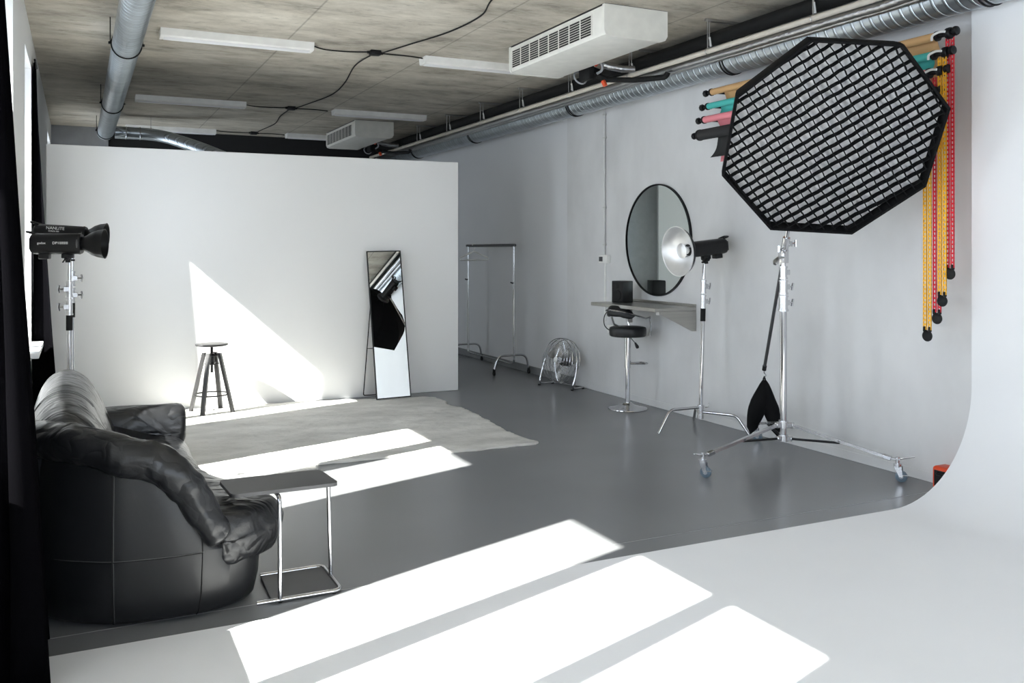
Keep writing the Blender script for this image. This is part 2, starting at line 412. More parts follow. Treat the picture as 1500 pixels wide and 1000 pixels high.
# ------------------------------------------------------------------ curtains
def curtain(name, label, y0, y1, xback, amp_top, amp_bot, ztop, folds, seed, skew=0., ph=0.):
    rnd = random.Random(seed); rows, cols = 30, folds * 12
    t = thing(name, label, 'curtain', (xback, (y0 + y1) / 2, 0))
    g = []
    for i in range(rows + 1):
        v = i / rows; z = ztop * (1 - v) + .012 * v; row = []
        amp = amp_top + (amp_bot - amp_top) * v ** 1.15
        for j in range(cols + 1):
            u = j / cols
            y = y0 + (y1 - y0) * u + skew * v * (u - .5)
            x = xback + amp * (.5 + .5 * math.sin(2 * PI * folds * u + ph + .4 * math.sin(3 * v + u * 5))) * (.72 + .28 * math.sin(1.9 * u * folds + 1)) \
                + .012 * noise.noise(V((u * 4, v * 3, seed)))
            row.append(V((max(x, XL + .006), y, z)))
        g.append(row)
    m = MB()
    vs = [p for r in g for p in r]; n = cols + 1
    fs = [(i * n + j, i * n + j + 1, (i + 1) * n + j + 1, (i + 1) * n + j) for i in range(rows) for j in range(cols)]
    m.add(vs, fs)
    o = m.build('curtain_cloth', M['curtain'], t, 180)
    s = o.modifiers.new('thick', 'SOLIDIFY'); s.thickness = .004; s.offset = 0
    MB().cyl((xback + .012, y0 - .03, ztop + .012), (xback + .012, y1 + .03, ztop + .012), .009, n=10).build('curtain_rail', M['black_metal'], t)
    return t
curtain('window_curtain', 'black floor length curtain gathered in the left foreground beside the leather sofa', 3.58, 4.20, -.335, .04, .25, 3.34, 5, 3, .10, 0.)
curtain('window_curtain', 'black narrow curtain hanging by the far window behind the two strobes', 8.76, 9.10, -.345, .015, .21, 3.16, 3, 8, .06, 1.)

# ------------------------------------------------------------------ canvas mat on the floor
def mat_on_floor():
    edge = [(.45, 6.42), (.82, 6.40), (1.3, 6.43), (1.9, 6.42), (2.5, 6.38), (3.0, 6.36), (3.2, 6.375), (3.285, 6.385), (3.315, 6.42), (3.30, 6.52), (3.27, 6.75), (3.29, 7.0), (3.34, 7.6), (3.36, 8.0), (3.31, 8.35), (3.36, 8.7), (3.26, 8.84),
            (2.6, 9.0), (1.9, 9.12), (1.0, 9.16), (.45, 9.12), (.42, 8.0), (.43, 7.1)]
    pts = spline([(x, y, 0) for x, y in edge], 14, True); rnd = random.Random(5)
    loop = [p + V((noise.noise(p * 7) * .030 + noise.noise(p * 23) * .012, noise.noise(p * 7 + V((7, 3, 1))) * .030 + noise.noise(p * 23 + V((2, 8, 1))) * .012, 0)) for p in pts]
    c = V((1.9, 7.75, 0)); m = MB(); rings = []
    for sc, z in ((1, .0008), (1.0, .012), (.996, .0155), (.97, .016), (.9, .0165), (.7, .0165), (.45, .0165), (.2, .0165)):
        rings.append([V((c.x + (p.x - c.x) * sc, c.y + (p.y - c.y) * sc, z + (.003 * noise.noise(V((p.x * 4 * sc, p.y * 4 * sc, 1))) if z > .013 else 0) + (.003 * noise.noise(p * 12) if sc > .99 and z > .01 else 0))) for p in loop])
    m.loft(rings)
    tag(m.build('floor_mat', M['rug'], None, 60, loc=(1.9, 7.75, 0)), 'large worn grey canvas floor mat with ragged edges in front of the white partition', 'mat')
mat_on_floor()

# ------------------------------------------------------------------ sofa
def sofa():
    t = thing('leather_sofa', 'black leather two seat sofa with rounded arms at left by the window wall', 'sofa', (.2, 5.0, 0))
    out = [(-.22, 4.5, .68), (-.2, 4.3, .72), (-.11, 4.14, .74), (0, 4.045, .735), (.125, 3.975, .72), (.25, 3.95, .69), (.34, 3.94, .63), (.41, 3.94, .545), (.47, 3.945, .43), (.53, 3.96, .32),
           (.60, 3.985, .285), (.68, 4.035, .285), (.735, 4.12, .285), (.745, 4.3, .285), (.66, 4.6, .285), (.57, 5.0, .285), (.57, 5.5, .285), (.59, 5.85, .29), (.56, 6.0, .46), (.4, 6.05, .52), (-.1, 6.05, .6), (-.21, 5.98, .66), (-.225, 5.3, .68)]
    ol = spline(out, 5, True); c = V((.2, 5.0, 0)); rings = []
    def inset(p, d):
        q = V((c.x - p.x, (max(4.45, min(5.6, p.y)) - p.y), 0)); q = q.normalized() * d; return V((p.x + q.x, p.y + q.y, 0))
    for fz, d in ((.02, .045), (.035, .03), (.12, .01), (.285, .0)):
        rings.append([inset(p, d) + V((0, 0, fz)) for p in ol])
    for f in (.25, .5, .75, 1.):
        rings.append([inset(p, .035 * f * f) + V((0, 0, max(.285, .285 + (p.z - .285) * f) + .0002 * f)) for p in ol])
    rings.append([inset(p, .10) + V((0, 0, max(.287, p.z - .01))) for p in ol])
    MB().loft(rings).build('body', M['leather_smooth'], t, 60)
    for x, y in ((0, 4.25), (.5, 4.25), (0, 5.85), (.45, 5.85)): MB().cyl((x, y, 0), (x, y, .05), .025).build('foot', M['black_plastic'], t)
    # seams on the outer panel
    s = MB(); i470 = min(range(len(ol)), key=lambda i: abs(ol[i].x - .47) + (5 if ol[i].y > 4.2 else 0)); i12 = min(range(len(ol)), key=lambda i: abs(ol[i].x - .125) + (5 if ol[i].y > 4.2 else 0))
    for ii in (i470, i12):
        p = [r[ii] for r in rings[:8]]; s.tube([q + V((0, -.001, 0)) for q in p], .0030, 6)
    s.tube([q + V((0, -.0008, 0)) for q in rings[3][5:i470 + 1]], .0022, 6)
    s.build('stitched_seam', M['stitch'] if False else M['black_plastic'], t)
    st = MB(); st.tube([q + V((.004, -.0028, .004)) for q in rings[3][5:i470 + 1]], .0009, 5); st.tube([r[i12] + V((.005, -.003, 0)) for r in rings[:8]], .0007, 5)
    st.build('stitching', M['stitch'], t)
    # padded arm roll
    path = [(-.17, 4.62, .70), (-.165, 4.42, .735), (-.12, 4.24, .755), (-.03, 4.13, .755), (.09, 4.045, .73), (.19, 4.0, .70), (.275, 3.985, .675), (.345, 3.975, .63), (.41, 3.968, .555), (.47, 3.963, .455), (.52, 3.96, .365), (.545, 3.96, .325)]
    pp = spline(path, 8); n = len(pp); rr = []
    for i in range(n):
        u = i / (n - 1); r = .062 + .020 * math.sin(PI * min(1, u * 1.1)) ** .7
        r *= 1 + .035 * noise.noise(V((u * 46, 1, 0))) * (1 if u > .45 else .4)
        if u > .93: r *= math.sqrt(max(.12, 1 - ((u - .93) / .075) ** 2))
        rr.append(r)
    m = MB().tube(pp, rr, 20)
    for k, p in enumerate(m.v):
        q = noise.noise(p * 11) * .007 + noise.noise(p * 24) * .006 - .010 * max(0, .25 - abs(noise.noise(V((p.x * 13, p.y * 13, p.z * 13 + 4)))))
        cpt = pp[min(k // 20, n - 1)]; m.v[k] = p + (p - cpt).normalized() * q
    arm = m.build('arm_pad', M['leather'], t, 180)
    MB().tube([q + V((0, -.062, -.045)) for q in pp[10:-16]], .004, 6).build('arm_piping', M['leather_smooth'], arm)
    # seat cushions
    def xf(y):
        T = [(3.95, .58), (3.985, .66), (4.03, .725), (4.09, .79), (4.16, .835), (4.25, .865), (4.34, .865), (4.45, .83), (4.6, .75), (4.8, .67), (5.1, .615), (5.5, .605), (5.95, .62)]
        for (a, b), (c_, d) in zip(T, T[1:]):
            if y <= c_: return b + (d - b) * max(0, (y - a) / (c_ - a))
        return T[-1][1]
    def seat(y0, y1):
        rings = []; nn = 28
        for i in range(nn + 1):
            u = i / nn; y = y0 + (y1 - y0) * (.5 - .5 * math.cos(PI * u)); e = (1 - abs(2 * u - 1) ** 5.0) ** .4
            X = xf(y); x0 = .02 + .47 * max(0., min(1., (4.22 - y) / .22)); top = .30 + .135 * e; bot = .30 - .12 * e; k = min(.03, .1 * (X - x0)) * (1 - e)
            pr = [(x0, bot + .08), (x0, top - .02), (x0 + min(.08, (X - x0) * .2), top + .004), (x0 + (X - x0) * .38, top + .012), (x0 + (X - x0) * .58, top + .006), (x0 + (X - x0) * .76, top - .006), (X - min(.06, (X - x0) * .12), top - .03), (X - .012 - k, top - .085), (X - k, .31), (X - .02 - k, bot + .055), (X - min(.075, (X - x0) * .3) - k, bot + .008), (x0 + (X - x0) * .48, bot + .01), (x0 + (X - x0) * .28, bot + .06)]
            ring = spline([(a, 0, b) for a, b in pr], 3, True); cm = sum(ring, V((0, 0, 0))) / len(ring); f_ = min(1., .10 + 1.35 * e)
            rings.append([V((cm.x + (p.x - cm.x) * f_, y, cm.z + (p.z - cm.z) * f_)) for p in ring])
        m = MB().loft(rings)
        for k, p in enumerate(m.v):
            fold = math.sin(p.y * 60 + 6 * noise.noise(p * 3)) * .006 * min(1, max(0, (p.z - .36) * 12)) * (1 if p.x < .62 else .4)
            m.v[k] = p + V((noise.noise(p * 9) * .006, 0, noise.noise(p * V((8, 8, 8)).x) * .006 + fold))
        return m
    seat(3.965, 4.98).build('seat_cushion', M['leather'], t, 180)
    seat(4.91, 5.95).build('seat_cushion', M['leather'], t, 180)
    # back rest
    def back(y0, y1, lowfar):
        rings = []; nn = 34
        pr0 = [(-.2, .26), (-.222, .45), (-.218, .62), (-.198, .74), (-.155, .825), (-.09, .868), (-.02, .865), (.05, .815), (.11, .71), (.17, .56), (.215, .43), (.17, .34), (0, .28)]
        for i in range(nn + 1):
            u = i / nn; y = y0 + (y1 - y0) * (.5 - .5 * math.cos(PI * u)); e = (1 - abs(2 * u - 1) ** 3.2) ** .42
            e = max(e, .04)
            cx, cz = .0, .50
            sag = -.05 * max(0, 1 - u * 3.2) ** 2
            rings.append([V((cx + (p.x - cx) * (.55 + .45 * e), y, cz + (p.z - cz) * (.45 + .55 * e) + sag * (p.z - .3))) for p in spline([(a, 0, b) for a, b in pr0], 4, True)])
        m = MB().loft(rings)
        for k, p in enumerate(m.v):
            gat = math.sin(p.y * 43 + 11 * noise.noise(V((p.x * 3, p.y * 3, p.z * 2)))) * .005 * max(0, min(1, (p.x + .12) * 5)) * max(0, min(1, (p.z - .36) * 5))
            m.v[k] = p + V((gat + noise.noise(p * 8) * .006, 0, gat * .6 + noise.noise(p * 9 + V((4, 0, 0))) * .005))
        return m, rings
    m, rings = back(4.22, 5.98, 0)
    bk = m.build('backrest', M['leather'], t, 180)
    sm = MB()
    for i in (12, 13):
        r = rings[i]; sm.tube([p + V((0, (.03 if i == 12 else 0), 0)) + (p - V((0, p.y, .5))).normalized() * .007 for p in r[8:30]], .0018, 5)
    sm.build('back_stitching', M['stitch'], bk)
    # far arm
    rings = []
    for i in range(17):
        u = i / 16; x = .05 + .55 * (.5 - .5 * math.cos(PI * u)); e = max(.05, (1 - abs(2 * u - 1) ** 6) ** .4)
        rings.append([V((x, 5.91 + .115 * e * math.copysign(abs(math.cos(a)) ** .6, math.cos(a)), .47 + .13 * e * math.copysign(abs(math.sin(a)) ** .6, math.sin(a)))) for a in [2 * PI * k / 28 for k in range(28)]])
    m = MB().loft(rings)
    for k, p in enumerate(m.v): m.v[k] = p + V((0, noise.noise(p * 12) * .010, noise.noise(p * 12 + V((9, 1, 2))) * .010))
    m.build('arm_pad', M['leather'], t, 180)
sofa()

# ------------------------------------------------------------------ side table
def side_table():
    t = thing('side_table', 'dark grey slim side table with chrome tube frame in front of the sofa', 'table', (.88, 4.18, 0))
    z = .47
    b = bmesh.new()
    poly = rounded([(.83, 4.045, 0), (.60, 4.05, 0), (.585, 4.33, 0), (1.055, 4.335, 0), (1.075, 4.05, 0), (.83, 4.045, 0)], .035)[:-1]
    MB().prism([(p.x, p.y) for p in poly], 2, z, z + .016).build('table_top', M['table_top'], t)
    loop = rounded([(.70, 4.005, .012), (1.075, 4.005, .012), (1.075, 4.345, .012), (.775, 4.345, .012)], .04)
    MB().tube(loop, .0095, 10).build('base_frame', M['chrome'], t)
    MB().prism([(.765, 4.02), (1.063, 4.02), (1.063, 4.333), (.775, 4.333)], 2, .008, .014).build('base_plate', M['table_top'], t)
    MB().tube(rounded([(.80, 4.005, .012), (.80, 4.02, z - .010), (.80, 4.20, z - .010)], .03), .0095, 10).build('leg', M['chrome'], t)
    MB().tube(rounded([(1.075, 4.20, .012), (1.062, 4.20, z - .010), (.92, 4.20, z - .010)], .03), .0095, 10).build('leg', M['chrome'], t)
    f = MB()
    for x, y in ((1.04, 4.006), (1.04, 4.345), (.80, 4.345), (.80, 4.006)): MB().cyl((x, y, 0), (x, y, .006), .009, n=10).build('glide', M['black_rubber'], t)
side_table()

# ------------------------------------------------------------------ studio strobes
def strobe(label, loc, axis, text1, text2, kind, L=.36, r=.062, group=None, roll_up=V((0, 0, 1)), bracket=True, textside=1, fr=.17, rl=1.):
    """loc = point on the body axis above the stand spigot; axis points to the light's front"""
    a = V(axis).normalized(); side = a.cross(roll_up).normalized(); up = side.cross(a).normalized(); loc = V(loc)
    base = loc - up * .135
    t = thing('studio_strobe', label, 'studio light', base, group=group)
    P = lambda x, y, z: loc + a * x + side * y + up * z
    bk = fr - L
    m = MB(); rings = []
    for x, s_ in ((bk, .82), (bk + .012, .96), (bk + .03, 1), (fr - .03, 1), (fr - .008, .98), (fr, .93)):
        rings.append([P(x, r * s_ * math.copysign(abs(math.cos(q)) ** .75, math.cos(q)), r * s_ * math.copysign(abs(math.sin(q)) ** .75, math.sin(q))) for q in [2 * PI * k / 32 for k in range(32)]])
    m.loft(rings); body = m.build('body', M['black_plastic'], t, 35)
    MB().lathe([(r * .99, 0), (r * 1.03, .003), (r * 1.03, .010), (r * .99, .013)], P(fr - .022, 0, 0), a).build('collar', M['grey_metal'], body)
    # rear panel, carrying handle, knobs
    MB().box((-.05, -.04, 0), (.05, .04, .006), .004, 1, basis(P(bk - .0065, 0, 0), side, up, a)).build('control_panel', M['grey_metal'], t)
    hn = MB().tube(rounded([P(bk + .03, .03, r - .004), P(bk - .03, .03, r + .010), P(bk - .03, -.03, r + .010), P(bk + .03, -.03, r - .004)], .015), .008, 8)
    hn.build('handle', M['black_plastic'], t)
    MB().box((bk + .05, -.032, -r - .035), (bk + .12, .032, -r + .004), .006, 2, basis(loc, a, side, up)).build('battery_foot', M['black_plastic'], t)
    if bracket:
        m = MB(); B = basis(loc, a, side, up)
        m.box((-.05, -.022, -r - .03), (.03, .022, -r + .006), .006, 2, B)
        m.cyl(P(-.01, 0, -r - .012), P(-.01, 0, -.135), .020, .017, 16)
        m.cyl(P(-.01, -.034, -r - .030), P(-.01, .034, -r - .030), .016, n=16)
        br = m.build('mount_bracket', M['black_plastic'], t)
        k = MB(); k.cyl(P(-.01, .03, -r - .030), P(-.01, .052, -r - .030), .011, n=12); k.tube([P(-.01, .05, -r - .030), P(-.03, .055, -r - .060)], .005, 8)
        k.build('knob', M['black_plastic'], br); k = MB(); k.cyl(P(.012, 0, -.118), P(.036, 0, -.118), .008, n=10)
        k.build('knob', M['black_plastic'], br)
    # lettering on the side facing the room entrance
    tx = side * textside
    if textside > 0: xdir = -a * 1
    else: xdir = a * 1
    xdir = up.cross(tx) 
    def words(s, size, x, z):
        M4 = basis(P(x, 0, z) + tx * (r * .985 + .0012), xdir, up, tx); text_part(s, size, M4, M['text_white'], body)
        body.children[-1].data.transform(Matrix.Translation(-WORLD[body.name]))
    for s_, size, x, z in text1: words(s_, size, x, z)
    if kind == 'reflector':
        MB().lathe(list([(q_, h_ * rl) for q_, h_ in [(.050, 0), (.052, .02), (.060, .04), (.082, .075), (.098, .12), (.106, .168), (.109, .172), (.104, .170), (.094, .12), (.076, .075), (.05, .045), (.045, .02)]]), P(fr - .002, 0, 0), a, 40, cap=False).build('reflector', M['black_metal'], t)
        MB().sphere(P(fr + .03, 0, 0), .028, 16).build('flash_tube', M['white_plastic'], t)
    elif kind == 'dish':
        d = MB().lathe([(.062, 0), (.066, .012), (.10, .022), (.15, .045), (.19, .08), (.206, .118), (.210, .120), (.208, .114), (.186, .075), (.145, .040), (.09, .018), (.055, .010), (.05, .002)], P(fr - .002, 0, 0), a, 56, cap=False)
        o = d.build('beauty_dish', M['silver_dish'], t)
        MB().lathe([(.2115, .112), (.2135, .118), (.2125, .123), (.2085, .1225)], P(fr - .002, 0, 0), a, 56, cap=False).build('rim', M['white_plastic'], o)
        MB().lathe([(.208, .112), (.192, .079), (.152, .043), (.101, .020), (.068, .011)], P(fr - .004, 0, 0) - a * .001, a, 56, cap=False).build('outer_shell', M['black_metal'], o)
        p = MB().lathe([(.0, .062), (.05, .060), (.062, .064), (.064, .072), (.05, .079), (0., .081)], P(fr, 0, 0), a, 32)
        p.build('deflector', M['silver_dish'], o)
        for k in range(3):
            q = MB(); an = 2 * PI * k / 3 + .5; q.cyl(P(fr + .01, .055 * math.cos(an), .055 * math.sin(an)), P(fr + .064, .052 * math.cos(an), .052 * math.sin(an)), .003, n=8); q.build('deflector_rod', M['chrome'], o)
        MB().sphere(P(fr + .028, 0, 0), .034, 16).build('flash_tube', M['white_plastic'], t)
    return t, base

def light_stand(label, loc, base_z, ztop, r0, group, lean=V((0, 0, 0)), legs=True, rz=0., sections=2, foot_r=.45, kind='turtle', knob_side=1):
    """chrome stand: turtle base, column, clamp blocks with T-knobs, spigot"""
    loc = V(loc)
    t = thing('light_stand', label, 'light stand', loc, group=group)
    top = V((loc.x, loc.y, ztop)) + lean
    q = lambda z: V((loc.x, loc.y, z)) + lean * (z / ztop)
    zc = ztop - .38 * (1 if sections == 2 else .8)
    MB().cyl(q(base_z), q(zc - .10), r0, n=20).build('column', M['chrome'], t)
    MB().cyl(q(zc - .11), q(zc), r0 * 1.35, n=20).build('grip_sleeve', M['black_rubber'], t)
    m = MB(); zz = zc
    for k in range(2):
        m.cyl(q(zz), q(zz + .012), r0 * 1.5, n=20); m.cyl(q(zz + .012), q(zz + .10), r0 * 1.28, n=20); m.cyl(q(zz + .10), q(zz + .115), r0 * 1.5, n=20)
        m.box((-.02, -.022, -.02), (.02, .022, .02), .004, 1, Matrix.Translation(q(zz + .06) + V((knob_side * r0 * 1.2, 0, 0)))); zz += .128
    cl = m.build('clamp_block', M['alu'], t)
    zz = zc + .06
    for k in range(2):
        k_ = MB(); o = q(zz); s = knob_side; k_.cyl(o + V((s * .03, 0, 0)), o + V((s * .07, 0, 0)), .005, n=8); k_.tube([o + V((s * .065, -.008, .028)), o + V((s * .07, 0, 0)), o + V((s * .065, .008, -.028))], .0065, 8); zz += .128
        k_.build('clamp_knob', M['chrome'], cl)
    MB().cyl(q(zc + .25), q(ztop - .02), r0 * .8, n=16).build('riser', M['chrome'], t)
    MB().cyl(q(ztop - .03), q(ztop), .010, n=12).build('spigot', M['chrome'], t)
    if kind == 'turtle':
        for i in range(3):
            an = rz + 2 * PI * i / 3; d = V((math.cos(an), math.sin(an), 0)); h = base_z + [.10, .06, .04][i]
            MB().tube(rounded([q(h) + d * r0, q(h) + d * (foot_r * .74), V((loc.x, loc.y, .012)) + d * foot_r], .05, 6), .0125, 10).build('leg', M['chrome'], t)
        m = MB()
        for h in (base_z + .02, base_z + .06, base_z + .10): m.cyl(q(h - .017), q(h + .017), r0 * 1.7, n=20)
        cb = m.build('leg_collar', M['alu'], t)
        MB().tube([q(base_z + .10) + V((.03, -.02, 0)), q(base_z + .10) + V((.06, -.03, .0)), q(base_z + .10) + V((.06, -.03, .035))], .005, 8).build('collar_knob', M['chrome'], cb)
    else:
        for i in range(3):
            an = rz + 2 * PI * i / 3; d = V((math.cos(an), math.sin(an), 0))
            MB().tube([q(base_z + .30) + d * r0, V((loc.x, loc.y, .010)) + d * foot_r], .011, 10).build('leg', M['chrome'], t)
        MB().cyl(q(base_z + .28), q(base_z + .32), r0 * 1.7, n=20).build('leg_collar', M['alu'], t)
    return t

# left pair, behind the sofa
P1 = V((-.055, 7.25, 0)); P2 = V((-.04, 7.64, 0))
light_stand('chrome light stand behind the sofa, under the front strobe of the left pair', P1, .12, 1.455, .0165, 'light stands behind the sofa', rz=.4, foot_r=.24, kind='tripod', knob_side=-1)
light_stand('chrome light stand behind the sofa, under the rear strobe of the left pair', P2, .12, 1.522, .0165, 'light stands behind the sofa', rz=1.2, foot_r=.24, kind='tripod', knob_side=1)
ax1 = V((.96, -.27, .0)); ax2 = V((.96, -.27, -.06))
strobe('black strobe with lettering on its side on the front left stand', (P1.x, P1.y, 1.59), ax1, [('godox', .022, -.165, .004), ('DP1000III', .026, -.04, .004)], None, 'reflector', L=.335, r=.075, fr=.085, rl=.92, group='strobes behind the sofa')
strobe('black strobe half hidden behind the front one, slightly higher', (P2.x, P2.y, 1.657), ax2, [('NANLITE', .032, -.10, .045), ('FORZA 500', .015, -.11, .022)], None, 'reflector', L=.36, r=.072, fr=.10, rl=.85, group='strobes behind the sofa', roll_up=V((0, 0, 1)))

# right stand with beauty dish
P3 = V((4.80, 6.25, 0))
light_stand('chrome turtle base light stand near the grey wall under the silver beauty dish', P3, .10, 1.425, .0165, None, rz=math.radians(180), foot_r=.43, lean=V((.03, -.015, 0)))
strobe('black strobe fitted with a round silver beauty dish in front of the oval mirror', (P3.x + .03, P3.y - .015, 1.56), (-1, -.02, -.10), [('godox', .020, .05, .0), ('DP1000III', .022, -.08, .0)], None, 'dish', L=.39, r=.067)

# ------------------------------------------------------------------ octagonal softbox on the rolling stand
OC = V((4.109, 4.064, 2.196)); ON = -V((math.cos(.555) * math.cos(1.064), math.cos(.555) * math.sin(1.064), math.sin(.555))); OR = .68; ROLL = 1.244
rr_ = V((-math.sin(1.064), math.cos(1.064), 0)); uu_ = (-ON).cross(rr_)
def OP(x, y, z):      # softbox frame: x,y in the front plane, z towards the back
    return OC + rr_ * x + uu_ * y - ON * z
def oct_pt(k, s=1., z=0.): a = ROLL + k * PI / 4; return OP(OR * s * math.cos(a), OR * s * math.sin(a), z)
GROT = -16.5
def softbox():
    t = thing('octagonal_softbox', 'large black octagonal softbox with fabric grid tilted down above the rolling stand', 'softbox', OP(0, 0, .5))
    m = MB(); rings = []
    for s, z in ((.985, .010), (.998, .0), (1.0, -.010), (.988, .05), (.955, .13), (.86, .25), (.66, .37), (.40, .45), (.13, .49)):
        ring = []
        for k in range(8):
            a, b = oct_pt(k, s, z), oct_pt(k + 1, s, z)
            cen = OP(0, 0, z)
            for j in range(4):
                p = a.lerp(b, j / 4); sag = 1 - .035 * (math.sin(PI * j / 4)) * (1 if 0.15 < z < .47 else 0); ring.append(cen + (p - cen) * sag)
        rings.append(ring)
    m.loft(rings, cap=False); shell = m.build('shell', M['black_fabric'], t, 25)
    # band (lip) around the front
    rings = []
    for s, z in ((.998, -.010), (.975, -.012), (.968, .03), (.962, .068)):
        rings.append([oct_pt(k, s, z) for k in range(8)])
    m = MB(); m.loft(rings, cap=False); m.build('front_band', M['black_fabric'], t, 25)
    m = MB(); ring = [oct_pt(k, .968, .064) for k in range(8)]; c = OP(0, 0, .058); m.add([c] + ring, [(0, k + 1, (k + 1) % 8 + 1) for k in range(8)])
    m.build('diffuser', M['diffuser'], t, 0)
    # egg-crate grid: two sets of fabric strips, each clipped to the octagon
    g = MB(); ap = OR * .945; th = .0034; z0, z1 = .0, .036; cell = .058
    verts8 = [(OR * .970 * math.cos(ROLL + k * PI / 4), OR * .970 * math.sin(ROLL + k * PI / 4)) for k in range(8)]
    def clip(px, py, dx, dy):
        lo, hi = -9, 9
        for k in range(8):
            x1, y1 = verts8[k]; x2, y2 = verts8[(k + 1) % 8]; nx, ny = -(y2 - y1), (x2 - x1)
            den = nx * dx + ny * dy; num = nx * (x1 - px) + ny * (y1 - py)
            if abs(den) < 1e-9:
                if num > 0: return None
                continue
            q = num / den
            if den > 0: lo = max(lo, q)
            else: hi = min(hi, q)
        return (lo, hi) if hi > lo else None
    GA = ROLL + GRID_ROT
    for st in (0, 1):
        d = (math.cos(GA + st * PI / 2), math.sin(GA + st * PI / 2)); nrm = (-d[1], d[0])
        for i in range(-13, 13):
            off = (i + .5) * cell; px, py = nrm[0] * off, nrm[1] * off
            c_ = clip(px, py, *d)
            if not c_: continue
            a, b = c_; n = max(2, int((b - a) / (cell / 2))); rows = []
            for k in range(n + 1):
                s = a + (b - a) * k / n; wv = .0025 * math.sin(s / cell * PI + st * PI / 2 + i * PI) + .006 * noise.noise(V((s * 5, i * .7, st * 3)))
                x, y = px + d[0] * s + nrm[0] * wv, py + d[1] * s + nrm[1] * wv
                zz = .003 * noise.noise(V((s * 6, i, st)))
                rows.append([OP(x + nrm[0] * o, y + nrm[1] * o, z + zz) for o, z in ((-th, z0), (th, z0), (th * .7, z1), (-th * .7, z1))])
            g.loft(rows)
    g.build('grid', M['black_fabric'], t, 30)
    rd = MB()
    MB().lathe([(.085, .475), (.105, .48), (.105, .51), (.085, .515), (.06, .515), (.06, .475)], OP(0, 0, 0), -ON, 32).build('speed_ring', M['grey_metal'], t)
    for k in range(8): rd.tube(spline([oct_pt(k, s, z) for s, z in ((.970, .05), (.935, .13), (.84, .245), (.645, .362), (.39, .442), (.15, .485))], 4), .004, 6)
    rd.build('rods', M['black_metal'], t)
GRID_ROT = math.radians(GROT)
softbox()
# strobe behind it
HB = OP(0, 0, .69)
strobe('black strobe mounted behind the octagonal softbox', HB, ON, [], None, 'bare', L=.34, r=.062, bracket=False, roll_up=V((0, 0, 1)))
# boom arm
PIV = V((4.58, 5.0, 1.50)); TOP = OP(0, 0, .655) - V((0, 0, .085)); d_ = (TOP - PIV).normalized(); LOW = PIV - d_ * .98
def boom():
    t = thing('boom_arm', 'steel boom arm running from the sandbag up to the strobe behind the softbox', 'boom arm', LOW)
    MB().cyl(LOW, PIV + d_ * .02, .0125, n=14).build('lower_tube', M['grey_metal'], t)
    MB().cyl(PIV, TOP, .014, n=14).build('upper_tube', M['chrome'], t)
    m = MB(); m.cyl(TOP - d_ * .05, TOP + d_ * .01, .020, n=14); m.cyl(TOP - V((.03, 0, 0)), TOP + V((.03, 0, 0)), .016, n=14)
    m.build('head_joint', M['black_metal'], t)
    h = MB(); h.tube([LOW + V((0, 0, .0)), LOW + V((0, 0, -.03)), LOW + V((.02, 0, -.05)), LOW + V((.0, 0, -.07))], .004, 8); h.build('hook', M['chrome'], t)
    m = MB(); m.cyl(LOW - d_ * .01, LOW + d_ * .03, .016, n=14); m.build('end_cap', M['black_rubber'], t)
boom()
